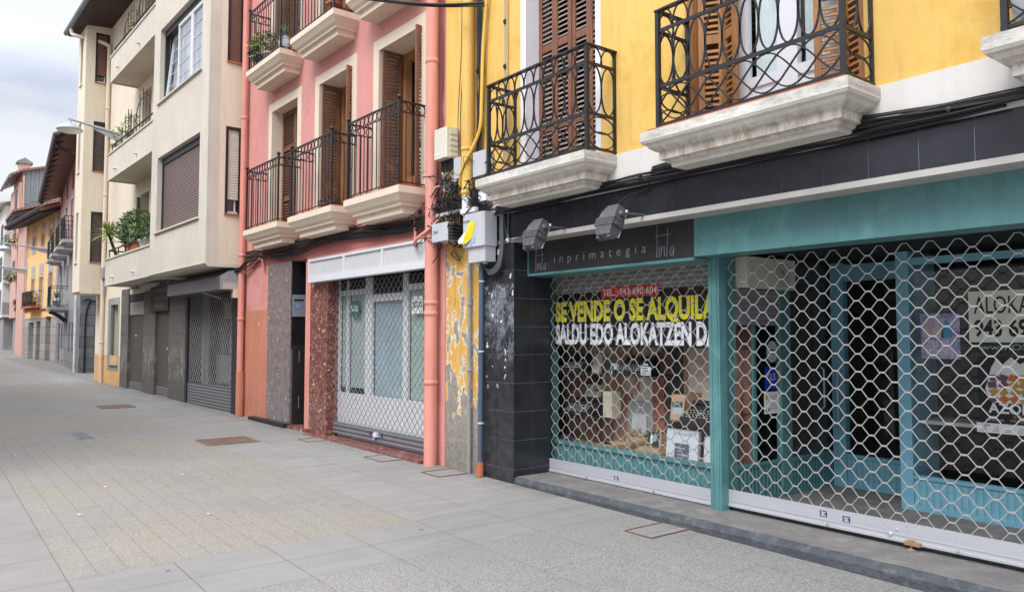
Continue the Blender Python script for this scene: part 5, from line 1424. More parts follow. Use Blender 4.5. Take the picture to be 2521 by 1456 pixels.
bundle('cable_bundle', 'thick black cable bundle running over the tiled band under the white balconies', Y,
       run(.35, 8.6, .03, 2.985, 9, .035, .42) + run(2.6, 8.6, .03, 3.06, 4, .018, .5, (.008, .014), .01, lambda u: 3.035 + .05 * math.sin((u - 2.6) * 1.6)) + run(.3, 5.2, .03, 2.94, 3, .012, .5),
       None, [(u, .05, 2.985) for u in (1.6, 2.45, 3.3, 4.15, 5.0)])
bundle('cable_bundle', 'dense dark cable bundle sagging under the balconies of the pink building', P_,
       run(-6.5, -.1, .03, 3.06, 13, .07, .5, (.007, .014), .03, lambda u: 3.06 + .05 * math.sin(u * 1.7)) + run(-5.2, -.2, .03, 3.16, 5, .03, .6, (.006, .010), .02),
       None, ())
bundle('cable_bundle', 'loose cables crossing the corner between the cream and pink buildings', C,
       [([(-.6, .3, 2.88), (-.1, .25, 2.84), (.15, .14, 2.86 + rnd.uniform(-.06, .06)), (.45, .09, 2.95 + rnd.uniform(-.08, .08)), (.9, .06, 3.02)], rnd.uniform(.008, .016)) for _ in range(7)])
bundle('cable_bundle', 'dark cables tucked under the balcony slab of the cream building', C, run(-8.2, -3.6, .04, 2.90, 4, .03, .5, (.006, .012), .02))
bundle('cable_bundle', 'thin cables on the dark stone at the near end of the old house', H,
       [([(.04, -.05, 2.9), (.05, -.2, 3.0), (.05, -.4, 2.93), (.05, -.62, 2.98)], .018), ([(.05, -.16, .2), (.05, -.16, 2.1), (.05, -.2, 2.6), (.05, -.3, 2.95)], .03)], m_cable)
# overhead line strung across to the yellow corner
bundle('overhead_cable', 'twisted overhead cable reaching the top of the yellow corner', Y, [([(-2.2, 6.2, 6.1), (-1.02, 3.2, 5.47), (-.51, 1.7, 5.30), (-.36, 1.0, 5.305), (-.12, .5, 5.315), (.13, .04, 5.37)], .016), ([(-2.2, 6.2, 6.07), (-1.0, 3.2, 5.45), (-.52, 1.7, 5.275), (-.35, 1.0, 5.285), (-.14, .5, 5.30), (.16, .04, 5.33)], .010)])
# pipes and cables down the yellow corner
ypipe = MB().tube([(-.16, .09, 3.20), (-.16, .09, 9.5)], .07, 12)
for z in (3.72, 3.22): ypipe.lathe((-.16, .09, z), [(.07, 0), (.078, .004), (.078, .04), (.07, .045)], 12)
part('drainpipe', ypipe, MATS['yellow paint'], yb)
part('drainpipe', MB().tube([(-.16, .09, 3.195), (-.16, .09, 2.98)], .066, 12), m_white, yb)
solo('yellow_hose', MB().tube(smooth([(.19, .05, 6.2), (.17, .05, 5.6), (.10, .06, 4.9), (.085, .07, 4.3), (.07, .08, 3.95), (-.03, .12, 3.72), (-.16, .17, 3.5), (-.24, .14, 3.32)], 6), .019, 8), pm('yellow hose', srgb(222, 182, 84), 0.5), Y, 'yellow plastic hose bending down across the yellow drainpipe', 'hose')
bundle('cable_bundle', 'beige cables running straight down the yellow wall left of the white window', Y,
       [([(.44 + k * .014, .015, 6.0), (.44 + k * .014 + rnd.uniform(-.004, .004), .018, 5.0), (.44 + k * .015, .018, 4.4), (.42 + k * .03, .02, 3.9), (.44 + k * .022 + rnd.uniform(-.02, .02), .03, 3.55), (.5 + k * .01, .03, 3.3)], .0055) for k in range(5)], pm('beige cable', (0.55, 0.42, 0.26), 0.6), [(.465, .02, 5.05), (.465, .02, 4.55)])
bundle('cable_bundle', 'black and brown cables hanging beside the yellow drainpipe', Y,
       [([(-.02 + rnd.uniform(-.05, .06), .05, 6.0), (-.0 + rnd.uniform(-.04, .06), .05, 5.0), (0.02 + rnd.uniform(-.05, .05), .05, 4.2), (0.0 + rnd.uniform(-.05, .06), .06, 3.5), (.0 + rnd.uniform(-.06, .06), .08, 3.05)], rnd.uniform(.005, .011)) for _ in range(9)] +
       [([(-.36 + k * .05, .04, 6.0), (-.37 + k * .05, .04, 5.0), (-.42 + k * .05, .05, 4.2), (-.36 + k * .04, .08, 3.75), (-.3, .1, 3.5)], .005) for k in range(3)], m_cable, [(.0, .06, 4.62), (.0, .06, 3.72)])
bundle('cable_bundle', 'thin cables along the pink wall just right of the salmon drainpipe', P_,
       [([(.04 + rnd.uniform(-.01, .03), .03, 6.0), (.045 + rnd.uniform(-.02, .03), .04, 5.0), (.04, .03, 4.4), (.05 + rnd.uniform(-.02, .02), .04, 3.9), (.02, .05, 3.3)], .007) for _ in range(3)], pm('pinkish brown cable', (0.16, 0.06, 0.05), 0.6))
def tangle(n, c, rad, r=(.004, .009), span=4):
    out = []
    for _ in range(n):
        p = Vector((c[0] + rnd.uniform(-1, 1) * rad[0], c[1] + rnd.uniform(0, 1) * rad[1], c[2] + rnd.uniform(-1, 1) * rad[2]))
        pts = [p]
        for _ in range(span):
            q = pts[-1] + Vector((rnd.uniform(-.5, .5) * rad[0] * 1.5, rnd.uniform(-.5, .5) * rad[1], rnd.uniform(-.55, .45) * rad[2] * 1.1))
            q.y = min(max(q.y, c[1]), c[1] + rad[1])
            pts.append(q)
        out.append((pts, rnd.uniform(*r)))
    return out
bundle('cable_tangle', 'wild tangle of black cables between the pink wall and the white balcony', Y,
       tangle(90, (-.42, .04, 3.16), (.36, .16, .30), (.003, .008), 5) + tangle(24, (-.05, .04, 3.0), (.30, .10, .14)) +
       [([(-.8, .08, 3.1 + rnd.uniform(-.12, .12)), (-.55, .12, 3.12 + rnd.uniform(-.1, .1)), (-.3, .1, 3.08), (-.0, .08, 3.02), (.4, .06, 2.98)], rnd.uniform(.006, .011)) for _ in range(12)])
bundle('cable_tangle', 'white and grey cable ends hanging out below the cream cabinet', Y, tangle(16, (-.52, .06, 3.42), (.14, .10, .16), (.006, .012), 2), m_strip)
bundle('cable_tangle', 'tan wires dropping behind the white bar to the splitter box', Y, [([(-.62 + k * .04, .08, 3.3), (-.6 + k * .04 + rnd.uniform(-.05, .05), .10, 3.15), (-.62 + k * .04, .10, 3.0), (-.6 + k * .035, .1, 2.9)], .006) for k in range(9)], pm('tan wire', (0.42, 0.28, 0.10), 0.5))
bundle('cable_loops', 'thick grey cables looping down the right side of the meter box', Y, [([(.40 + .012 * k, .04, 2.95), (.41 + .012 * k, .05, 2.75), (.41 + .012 * k, .05, 2.55), (.36 + .012 * k, .06, 2.38 - .01 * k), (.24, .06, 2.33 - .012 * k), (.14, .05, 2.36), (.10, .05, 2.42)], .011) for k in range(5)], pm('grey cable', (0.10, 0.11, 0.125), 0.45))
bundle('cable_loops', 'thin grey cables curving to the left floodlight', Y, [([(.44, .02, 2.95), (.46, .02, 2.78), (.50, .02, 2.68), (.58, .03, 2.63), (.75, .04, 2.64), (1.1, .05, 2.66)], .008), ([(.52, .02, 2.95), (.51, .02, 2.75), (.55, .03, 2.65), (.72, .04, 2.62), (1.1, .05, 2.65)], .008)], MATS['grey cable'])
solo('cable_loop', MB().tube(smooth([(.0 - .62 + .09 * math.cos(t_), .13, 2.93 + .10 * math.sin(t_)) for t_ in [i * math.pi / 6 for i in range(12)]] + [(-.53, .13, 2.94)], 3), .010, 6), pm('ochre conduit', (0.45, 0.26, 0.12), 0.5), Y, 'coiled ochre cable loop between salmon pipe and splitter box', 'cable')
solo('conduit', MB().tube(smooth([(-.52, .05, 3.05), (-.50, .06, 2.88), (-.44, .10, 2.76), (-.30, .20, 2.74), (-.14, .24, 2.80), (.05, .16, 2.92), (.14, .10, 3.02)], 6), .022, 8), m_pinkpipe, P_, 'salmon corrugated conduit hooking round the drainpipe', 'conduit')
pc = MB().tube(smooth([(-6.25, .03, 3.4), (-6.25, .03, 3.2), (-6.15, .04, 3.05), (-5.95, .04, 3.0), (-5.7, .04, 3.12), (-5.65, .03, 3.2)], 5), .022, 6).tube(smooth([(-6.6, .06, 2.78), (-6.3, .05, 2.86), (-6.0, .05, 2.98), (-5.75, .04, 3.0), (-5.68, .03, 2.86), (-5.66, .03, 2.76)], 5), .022, 6)
solo('conduit', pc, m_pinkpipe, P_, 'salmon conduits bending under the left pink balcony', 'conduit')
def cabinet(name, label, u0, u1, o1, z0, z1, mat, extra=None, o0=.02):
    b = .018
    t = thing(name, label, 'utility box', Y, ((u0 + u1) / 2, o1 / 2, z0))
    m = MB().prism([(u0, o0), (u0, o1 - b), (u0 + b, o1), (u1 - b, o1), (u1, o1 - b), (u1, o0)], 'z', z0, z1)
    part('case', m, mat, t)
    if extra: extra(t)
    return t
m_boxcream = pm('cream cabinet paint', (0.66, 0.63, 0.52), 0.5, 0.05)
m_boxgrey = pm('pale grey cabinet', (0.50, 0.515, 0.54), 0.45, 0.06, 4, dirt=((0.3, 0.3, 0.3), 0.2))
def ex(t):
    m = MB()
    for k in range(5): m.box(-.449, -.440, .04, .14, 3.72 + k * .065, 3.755 + k * .065)
    part('fins', m, m_boxcream, t)
    m = MB()
    for k in range(6): m.tube([(-.70 + k * .045, .09, 3.71), (-.70 + k * .045 + rnd.uniform(-.02, .02), .09, 3.56)], .016, 6)
    part('cable_glands', m, m_cable, t)
    m = MB()
    for k in range(5): m.box(-.70 + k * .024, -.684 + k * .024, .201, .203, 3.745, 3.765 + (k % 2) * .01)
    part('print', m, m_paper, t)
cabinet('utility_box', 'tall cream cabinet on the corner with black cables below', -.72, -.45, .20, 3.70, 4.06, m_boxcream, ex)
cabinet('utility_box', 'slim pale grey box left of the yellow drainpipe', -.42, -.28, .12, 3.40, 3.68, m_boxgrey)
cabinet('utility_box', 'rounded pale grey box touching the left white balcony', .00, .24, .14, 3.385, 3.66, m_boxgrey)
def ex2(t):
    m = MB()
    for k in range(5): m.box(-.40 + .002, -.30, .03, .20, 2.725 + k * .038, 2.75 + k * .038)
    part('socket_block', m, m_rubber, t)
    part('lettering', textmb('2060', .035, -.70, .21, 2.81, .10, .002), m_rubber, t)
cabinet('utility_box', 'white horizontal splitter box numbered in black beside the salmon pipe', -.75, -.40, .21, 2.715, 2.93, m_boxgrey, ex2)
def ex3(t):
    part('lower_case', MB().box(-.02, .30, .03, .17, 2.42, 2.588).lathe((.06, .1, 2.40), [(.03, 0), (.03, .02)], 10).lathe((.2, .1, 2.40), [(.03, 0), (.03, .02)], 10), m_boxgrey, t)
    part('torn_sticker', MB().add([(.03, .204, 2.86), (.12, .202, 2.88), (.15, .203, 2.82), (.09, .203, 2.68), (.02, .22, 2.64), (-.03, .25, 2.62), (.0, .24, 2.72)], [(0, 1, 2, 3, 4, 6), (4, 5, 6)]), flat('sticker yellow', (.75, .60, .02)), t)
    part('torn_sticker', MB().add([(-.02, .225, 2.76), (.05, .21, 2.72), (.03, .22, 2.65), (-.08, .26, 2.63), (-.10, .26, 2.67)], [(0, 1, 2, 3, 4)]), m_paper, t)
    part('label_print', MB().box(.06, .10, .201, .203, 2.60, 2.65).box(.11, .15, .201, .203, 2.63, 2.69), flat('pale blue label', (.25, .42, .66)), t)
    part('lettering', textmb('CGB 3000', .03, -.08, .201, 2.865, .12, .002), m_rubber, t)
cabinet('meter_box', 'larger grey meter box with torn yellow and white stickers', -.10, .31, .20, 2.59, 2.965, m_boxgrey, ex3)
solo('junction_box', MB().box(-.16, .12, .14, .19, 2.985, 3.035), m_white, Y, 'white sloping junction strip above the meter box', 'junction box')
solo('junction_box', MB().box(.10, .24, .03, .12, 3.10, 3.22), m_white, Y, 'small white junction box under the left white balcony', 'junction box')
solo('cable_bar', MB().box(-.76, -.22, .10, .15, 3.025, 3.06), m_strip, Y, 'dirty white cable bar across the corner above the splitter box', 'cable bar')
solo('conduit', MB().tube([(-.19, .035, .06), (-.19, .035, 2.50)], .022, 8).lathe((-.19, .035, 1.2), [(.022, 0), (.03, .004), (.03, .03), (.022, .034)], 8).lathe((-.19, .035, 1.95), [(.022, 0), (.03, .004), (.03, .03), (.022, .034)], 8).tube(smooth([(-.19, .035, 2.5), (-.19, .04, 2.6), (-.2, .07, 2.72)], 4), .016, 6), pm('grey steel conduit', (0.28, 0.28, 0.27), 0.5, 0.2, 8), Y, 'thin grey steel conduit on the peeling yellow wall', 'conduit')
bp_ = thing('rain_pipe', 'blue grey plastic pipe beside the black tiled pillar', 'pipe', Y, (.035, .05, .07))
part('pipe', MB().tube([(.045, .05, .20), (.065, .05, 2.39)], .030, 10), pm('blue grey pvc', (0.075, 0.105, 0.15), 0.4, 0.1, 5), bp_)
part('boot', MB().tube([(.045, .055, .06), (.045, .05, .15), (.047, .05, .22)], [.046, .044, .036], 10), m_terracotta, bp_)
m = MB()
for z in (.63, 1.42, 2.2): m.lathe((.048 + .009 * z, .05, z), [(.03, 0), (.036, .002), (.036, .022), (.03, .024)], 10)
part('clip', m, m_strip, bp_)
ins = solo('insulator', MB().lathe((.505, .012, 2.635), [(.028, 0), (.028, .012), (.012, .02), (.008, .03)], 12, (0, 1, 0)), m_white, Y, 'small white round insulator high on the black tiled pillar', 'insulator')
solo('utility_box', MB().box(-11.62, -11.20, .72, .84, 3.30, 3.62) if False else MB().box(-11.40, -11.10, .02, .16, 3.36, 3.68).tube([(-11.33, .08, 3.36), (-11.33, .08, 2.9)], .02, 5).tube([(-11.25, .08, 3.36), (-11.25, .08, 2.9)], .02, 5), m_greymetal, C, 'grey metal box under the left bay of the cream building', 'utility box')

# ================================================================== THINGS IN THE SHOP WINDOW
m_glassshelf = glass('shelf glass', (0.7, 0.78, 0.75), 0.10)
bdp = solo('display_backdrop', MB().box(.2, 2.80, -1.10, -1.07, .13, 2.3), m_backwood := woodm('patched brown boards', (0.27, 0.12, 0.08), (0.55, 0.34, 0.23), 'z', 0.7, 3.5), Y, 'backdrop of patched reddish boards behind the typewriter display', 'backdrop')
part('pale_board', MB().box(2.05, 2.62, -1.07, -1.06, 1.05, 1.95).box(.85, 1.12, -1.07, -1.06, .70, 1.5).box(1.3, 1.55, -1.07, -1.062, .45, 1.3), woodm('pale bleached boards', (0.50, 0.38, 0.29), (0.74, 0.64, 0.54), 'u', 0.7, 4), bdp)
part('dark_board', MB().box(1.75, 1.98, -1.07, -1.058, .6, 2.0).box(.58, .82, -1.07, -1.058, .9, 2.0), m_room, bdp)
part('red_board', MB().box(1.58, 1.74, -1.07, -1.056, .62, 1.2).box(1.14, 1.28, -1.07, -1.056, .9, 1.5), pm('red brown board', (0.36, 0.11, 0.07), 0.7, 0.3, 5), bdp)
rq = random.Random(12)
patch = [pm('backdrop patch %d' % k, c_, 0.75, 0.25, 6) for k, c_ in enumerate(((0.50, 0.38, 0.29), (0.40, 0.20, 0.13), (0.22, 0.11, 0.08), (0.60, 0.52, 0.44), (0.34, 0.15, 0.10)))]
for k in range(26):
    u = rq.uniform(.25, 2.6); z = rq.uniform(.45, 1.5); w_ = rq.uniform(.10, .28); h_ = rq.uniform(.12, .42)
    part('board_patch', MB().box(u, min(2.78, u + w_), -1.055, -1.050 + .0006 * k, z, z + h_), patch[rq.randrange(5)], bdp)
part('grey_sheet', MB().box(1.25, 1.60, -1.065, -1.04, .50, .92), m_greyplaster, bdp)
dsk = solo('display_base', MB().box(.2, 2.77, -1.06, -.70, .40, .44), woodm('display base boards', (0.20, 0.12, 0.08), (0.38, 0.27, 0.19), 'u'), Y, 'low wooden display floor inside the left shop window', 'display base')
for u0, u1, z, lab in ((.3, 1.95, 1.205, 'upper glass shelf in the left shop window'), (.3, 1.05, .735, 'lower left glass shelf in the left shop window'), (1.88, 2.77, .795, 'right glass shelf in the left shop window')):
    solo('glass_shelf', MB().box(u0, u1, -1.05, -.74, z - .010, z), m_shelfedge := pm('smoked shelf', (0.05, 0.055, 0.05), 0.15), Y, lab, 'shelf', 'glass shelves of the display')
def typewriter(u, o, z, label, w=.36, lid=None):
    t = thing('typewriter', label, 'typewriter', Y, (u, o, z), 'old black typewriters in the shop window')
    a_, b = u - w / 2, u + w / 2
    part('body', MB().prism([(o + .17, z), (o + .17, z + .035), (o + .02, z + .10), (o - .02, z + .145), (o - .16, z + .145), (o - .17, z)], 'u', a_, b), m_signblack, t)
    k = MB()
    for r in range(4):
        for i in range(10):
            c = (a_ + .04 + i * (w - .08) / 9 + (r % 2) * .008, o + .155 - r * .034, z + .052 + r * .017)
            k.lathe(c, [(.010, 0), (.010, .006), (.007, .008)], 6)
    part('keys', k, m_strip, t)
    part('carriage', MB().lathe((a_ - .02, o - .08, z + .165), [(.022, 0), (.022, w + .04)], 10, (1, 0, 0)).box(a_ + .02, b - .02, o - .12, o - .09, z + .145, z + .19), m_rubber, t)
    if lid: part('paper', MB().add([(u - .13, o - .10, z + .16), (u + .13, o - .10, z + .16), (u + .15, o - .16, z + .33), (u - .12, o - .16, z + .33)], [(0, 1, 2, 3)]), lid, t)
    return t
m_oldpaper = pm('old paper', (0.62, 0.55, 0.42), 0.8, 0.06, 3)
typewriter(.62, -.92, 1.206, 'black typewriter on the upper shelf at the far left of the window', .36)
typewriter(1.50, -.92, 1.206, 'black typewriter in the middle of the upper shelf beside the price card', .40)
typewriter(.72, -.90, .736, 'black typewriter on the lower left shelf with paper in it', .40, m_oldpaper)
typewriter(2.42, -.90, .796, 'black typewriter on the right shelf with a cream sheet in it', .44, m_oldpaper)
def card(name, label, cat, u, o, z, w, h, lean, t_, mats, deco=None, rot=0.0, grp=None):
    """a book, board or card standing up and leaning back"""
    m = MB().box(-w / 2, w / 2, -t_, 0, 0, h)
    c, s_ = math.cos(rot), math.sin(rot)
    def f(p):
        y = p[1] - p[2] * lean
        return (u + p[0] * c - y * s_, o + p[0] * s_ + y * c, z + p[2])
    m.v = [f(p) for p in m.v]
    t = thing(name, label, cat, Y, (u, o, z), grp)
    part('cover' if cat == 'book' else 'sheet', m, mats, t)
    for nm, d, mt in (deco or []):
        d.v = [f(p) for p in d.v]; part(nm, d, mt, t)
    return t
card('book', 'pale book standing on the upper shelf between two typewriters', 'book', .93, -.86, 1.206, .15, .20, .18, .03, m_oldpaper, [('cover_picture', MB().box(-.05, .05, 0, .002, .06, .14), m_boxgrey)], .2)
card('book', 'picture book leaning on the right shelf next to the typewriter', 'book', 2.08, -.84, .796, .14, .24, .22, .025, pm('peach cover', (0.60, 0.36, 0.24), 0.6), [('cover_picture', MB().box(-.06, .05, 0, .002, .12, .17), m_green), ('cover_picture', MB().box(-.05, .06, 0, .002, .05, .11), m_boxgrey)], -.25)
card('price_card', 'white stepped price card hanging at the end of the upper shelf', 'card', 1.785, -.73, 1.215, .132, .085, 0.0, .003, m_paper, [('upper_strip', MB().box(-.035, .03, -.003, 0, .086, .115), m_paper)] + [('print', MB().box(-.055 + (k % 2) * .01, .05 - (k % 3) * .012, 0, .001, .012 + k * .026, .024 + k * .026), m_boxnavy := flat('print navy', (.06, .07, .16))) for k in range(4)])
lbm = textmb('LETTER BOARD', .022, -.11, 0, .245, .22, .002)
bits = MB()
for k, w_ in enumerate((.09, .03, .10, .05)): bits.box(-.05, -.05 + w_, .003, .004, .12 - k * .03, .132 - k * .03)
card('letter_board', 'large white boxed board with a dark slate field at the lower right of the window', 'board', 2.18, -.78, .41, .375, .30, .10, .04, pm('white board sleeve', (0.68, 0.70, 0.76), 0.5, 0.03), [('lettering', lbm, m_greymetal), ('slate', MB().box(-.085, .085, 0, .002, .0, .17), m_slate := flat('slate blue', (.12, .13, .19))), ('letter_rows', bits, m_strip)], -.03)
card('letter_board', 'second white board cut off by the teal post', 'board', 2.55, -.78, .41, .22, .26, .10, .04, MATS['white board sleeve'])
card('framed_print', 'small dark framed print on a wooden stand on the display floor', 'print', 1.80, -.80, .52, .11, .13, .25, .015, m_signblack, [('mount', MB().box(-.03, .0, 0, .002, .02, .10), m_paper), ('picture', MB().box(.005, .04, 0, .002, .04, .11), m_blue)], -.2)
solo('wood_stand', MB().box(1.62, 1.96, -.92, -.74, .445, .475).box(1.66, 1.92, -.90, -.76, .475, .50).tube([(1.90, -.80, .50), (1.87, -.86, .70)], .010, 5).tube([(1.78, -.80, .50), (1.83, -.86, .70)], .010, 5), m_pale := woodm('pale plywood', (0.42, 0.29, 0.15), (0.62, 0.47, 0.28), 'u'), Y, 'stacked pale wood stand under the dark framed print', 'stand')
solo('paper_roll', MB().box(1.09, 1.225, -.95, -.82, .742, 1.015), m_oldpaper, Y, 'tall cream box standing by the lower left typewriter', 'box')
ob = MB().box(1.03, 1.32, -.95, -.76, .44, .46)
ob.add([(1.03, -.76, .465), (1.18, -.80, .49), (1.32, -.76, .465), (1.32, -.95, .465), (1.18, -.95, .49), (1.03, -.95, .465)], [(0, 1, 4, 5), (1, 2, 3, 4)])
solo('open_book', ob, m_pale, Y, 'open book lying on the display floor', 'book')
card('book', 'wooden tray leaning behind the open book', 'book', 1.30, -.99, .445, .18, .20, .35, .02, m_pale, None, .25)
card('book', 'orange brown folder behind the lower left typewriter', 'book', .86, -1.02, .74, .26, .27, .05, .03, pm('orange leather', (0.42, 0.16, 0.07), 0.6, 0.15, 6))
for u, z, w_, h_, cl, lab in ((.95, .745, .10, .15, (0.55, 0.50, 0.42), 'small pale booklet beside the tall cream box'), (1.20, 1.216, .12, .06, (0.58, 0.42, 0.20), 'small straw-coloured box under the mug on the upper shelf'), (2.30, .80, .12, .30, (0.62, 0.50, 0.34), 'tall cream folder behind the right typewriter'), (1.42, .45, .20, .34, (0.50, 0.50, 0.52), 'grey mount board behind the straw basket'), (2.62, .80, .14, .36, (0.42, 0.16, 0.09), 'red brown folder at the right end of the shelf')):
    card('book', lab, 'book', u, -1.0, z, w_, h_, .08, .02, pm('cover %.2f' % u, cl, 0.7, 0.12, 8), None, rnd.uniform(-.3, .3))
bk = MB().lathe((1.50, -.95, .445), [(.07, 0), (.11, .05), (.12, .10), (.10, .12)], 14)
for k in range(30): bk.tube([(1.50 + rnd.uniform(-.08, .08), -.95 + rnd.uniform(-.05, .05), .52), (1.50 + rnd.uniform(-.16, .14), -.95 + rnd.uniform(-.1, .1), .60 + rnd.uniform(-.02, .05))], .006, 4)
solo('straw_basket', bk, woodm('straw', (0.30, 0.19, 0.08), (0.5, 0.36, 0.18), 'u'), Y, 'straw basket between the open book and the framed print', 'basket')
solo('gift_box', MB().box(.50, .60, -.82, -.74, .445, .50), flat('purple', (.14, .05, .20)), Y, 'tiny purple box at the left end of the display floor', 'box')
solo('mug', MB().lathe((1.24, -.86, 1.206), [(.05, 0), (.05, .11), (.046, .11), (.044, .02)], 14), m_paper, Y, 'white mug with teal print on the upper shelf', 'mug')
part('mug_print', MB().box(1.215, 1.265, -.811, -.808, 1.24, 1.30), m_teal, D.objects['mug'])

# entrance glass: stickers and the air conditioner
ac = thing('air_conditioner', 'white air conditioner hung high in the entrance with a round fan grille', 'air conditioner', Y, (2.96, -1.05, 2.03))
part('case', MB().box(2.895, 3.02, -1.42, -.68, 2.03, 2.30), m_boxcream, ac)
m = MB()
for k in range(1, 7): ellipse(m, (3.022, -1.22, 2.165), .018 * k, .018 * k, 'o', .003, 20)
m.lathe((3.02, -1.22, 2.165), [(.03, 0), (.02, .012)], 12, (1, 0, 0))
part('fan_grille', m, m_greymetal, ac)
def pane_sheet(name, label, cat, o0, o1, z0, z1, mat, deco=()):
    t = thing(name, label, cat, Y, (2.884, (o0 + o1) / 2, z0))
    part('sheet', MB().box(2.8825, 2.8855, o0, o1, z0, z1), mat, t)
    for nm, d, mt in deco: part(nm, d, mt, t)
    return t
def side_text(s, h, oc, z, w):
    m = textmb(s, h, 0, 0, 0, w, 0)
    m.v = [(2.8865, oc - w / 2 + p[0] if False else oc + w / 2 - p[0], z + p[2]) for p in m.v]
    return m
pane_sheet('sticker', 'royal blue sticker with white capitals on the entrance glass', 'sticker', -1.30, -1.12, 1.115, 1.325, m_royal, [('lettering', side_text('GLS', .06, -1.21, 1.20, .13), m_paper)])
pane_sheet('sticker', 'narrow orange and white notice beside the blue sticker', 'sticker', -1.385, -1.325, 1.15, 1.305, pm('orange notice', (0.62, 0.16, 0.07), 0.6), [('print', MB().box(2.8856, 2.8865, -1.375, -1.335, 1.25, 1.29), m_paper)])
pr = MB()
for k in range(7): pr.box(2.8856, 2.8862, -1.30, -1.17 - (k % 3) * .015, 1.05 - k * .018, 1.056 - k * .018)
pane_sheet('notice', 'white notice with a yellow seal taped under the blue sticker', 'notice', -1.335, -1.10, .895, 1.095, m_paper, [('print', pr, m_greymetal), ('seal', MB().lathe((2.8856, -1.14, 1.05), [(.025, 0), (.024, .001)], 14, (1, 0, 0)), pm('seal yellow', (.6, .5, .1), .5)), ('stamp', MB().box(2.8856, 2.8862, -1.18, -1.12, .92, .94), m_royal)])
t = thing('sticker', 'pale oval sign above the blue sticker on the entrance glass', 'sticker', Y, (2.884, -1.235, 1.36))
m = MB(); m.lathe((2.8825, 0, 0), [(1, 0), (1, .003)], 24, (1, 0, 0)); m.v = [(p[0], -1.235 + p[1] * .085, 1.46 + p[2] * .10) for p in m.v]
part('sheet', m, m_boxgrey, t)
part('print', MB().box(2.8856, 2.8862, -1.27, -1.20, 1.47, 1.482).box(2.8856, 2.8862, -1.26, -1.215, 1.44, 1.452), m_navy, t)
pane_sheet('sticker', 'small pale sign with a dark mark high on the entrance glass', 'sticker', -1.335, -1.245, 1.75, 1.87, m_boxgrey, [('print', MB().box(2.8856, 2.8862, -1.31, -1.27, 1.78, 1.84), m_navy)])
# posters in the right window
PW = -1.757
rs_ = thing('rent_sign', 'large cream sign with hand-cut black capitals and a telephone number', 'sign', Y, (4.8, PW, 1.55))
part('sheet', MB().box(4.365, 5.15, PW, PW + .005, 1.555, 1.965), pm('cream sign card', (0.78, 0.79, 0.68), 0.6, 0.03), rs_)
part('lettering', textmb('ALOKATZEN', .135, 4.405, PW + .005, 1.785, .70, .002, .004), m_bannerblack, rs_)
part('lettering', textmb('943 690 604', .125, 4.405, PW + .005, 1.605, .70, .002, .03), m_bannerblack, rs_)
gs = thing('web_strip', 'dark green strip with pale web address under the cream sign', 'sign', Y, (4.8, PW, 1.48))
part('sheet', MB().box(4.37, 5.15, PW, PW + .004, 1.47, 1.551), pm('web strip green', (0.012, 0.035, 0.028), 0.5), gs)
part('lettering', textmb('www.OSTATU', .045, 4.45, PW + .004, 1.495, .56, .002), m_strip, gs)
mp_ = thing('poster', 'poster with three people in pale colours and white block capitals', 'poster', Y, (4.14, PW, 1.41))
part('sheet', MB().box(3.985, 4.295, PW, PW + .004, 1.415, 1.79), pm('poster lilac', (0.50, 0.44, 0.62), 0.5, 0.4, 9, col2=(0.16, 0.18, 0.45), thr=(0.45, 0.6)), mp_)
for u, colr in ((4.04, (.50, .40, .36)), (4.12, (.55, .48, .46)), (4.19, (.07, .30, .46))):
    part('figure', MB().prism([(u - .04, 1.59), (u + .045, 1.59), (u + .04, 1.67), (u + .015, 1.695), (u - .015, 1.695), (u - .035, 1.67)], 'o', PW + .004, PW + .005).lathe((u, PW + .004, 1.72), [(.02, 0), (.02, .001)], 12, (0, 1, 0)), pm('poster figure %.2f' % u, colr, .5, .1, 20), mp_)
part('lettering', textmb('ES TU', .05, 4.14, PW + .005, 1.515, .12, .002, .02, 'CENTER'), m_paper, mp_)
part('lettering', textmb('MOMENTO', .05, 4.14, PW + .005, 1.45, .21, .002, .02, 'CENTER'), m_paper, mp_)
part('badge', MB().lathe((4.235, PW + .005, 1.54), [(.024, 0), (.024, .001)], 16, (0, 1, 0)), m_blue, mp_)
ap = thing('poster', 'black event poster with a paper bag of orange and green letters above white capitals', 'poster', Y, (4.65, PW, .83))
part('sheet', MB().box(4.42, 4.95, PW, PW + .004, .84, 1.44), m_bannerblack, ap)
part('bag', MB().prism([(4.47, 1.18), (4.52, 1.36), (4.56, 1.43), (4.60, 1.38), (4.66, 1.44), (4.72, 1.385), (4.80, 1.43), (4.87, 1.18), (4.80, 1.08), (4.52, 1.08)], 'o', PW + .004, PW + .006), m_paper, ap)
rq = random.Random(4)
cols = [pm('poster orange', (.62, .17, .03), .5), pm('poster green', (.18, .33, .12), .5), pm('poster ochre', (.50, .30, .06), .5), pm('poster plum', (.16, .06, .14), .5)]
for k in range(16):
    r_, c_ = divmod(k, 4)
    u = 4.53 + c_ * .075 + rq.uniform(-.01, .01); z = 1.09 + r_ * .055
    an = rq.uniform(0, 1.5); P4 = [(u + .042 * math.cos(an + i * math.pi / 2), z + .035 * math.sin(an + i * math.pi / 2) + .02) for i in range(4)]
    part('letter_shape', MB().prism(P4, 'o', PW + .006, PW + .0075 + .0004 * k), cols[rq.randrange(4)], ap)
part('lettering', textmb('AZOKA', .075, 4.49, PW + .006, 1.0, .38, .004, .03), m_paper, ap)
part('lettering', textmb('villabona', .03, 4.66, PW + .004, .965, .2, .002), cols[2], ap)
part('lettering', textmb('uztailak   10:00h - 18:00h', .02, 4.47, PW + .004, .935, .44, .002), m_strip, ap)
part('sponsor_strip', MB().box(4.40, 4.96, PW + .004, PW + .006, .838, .915), m_paper, ap)
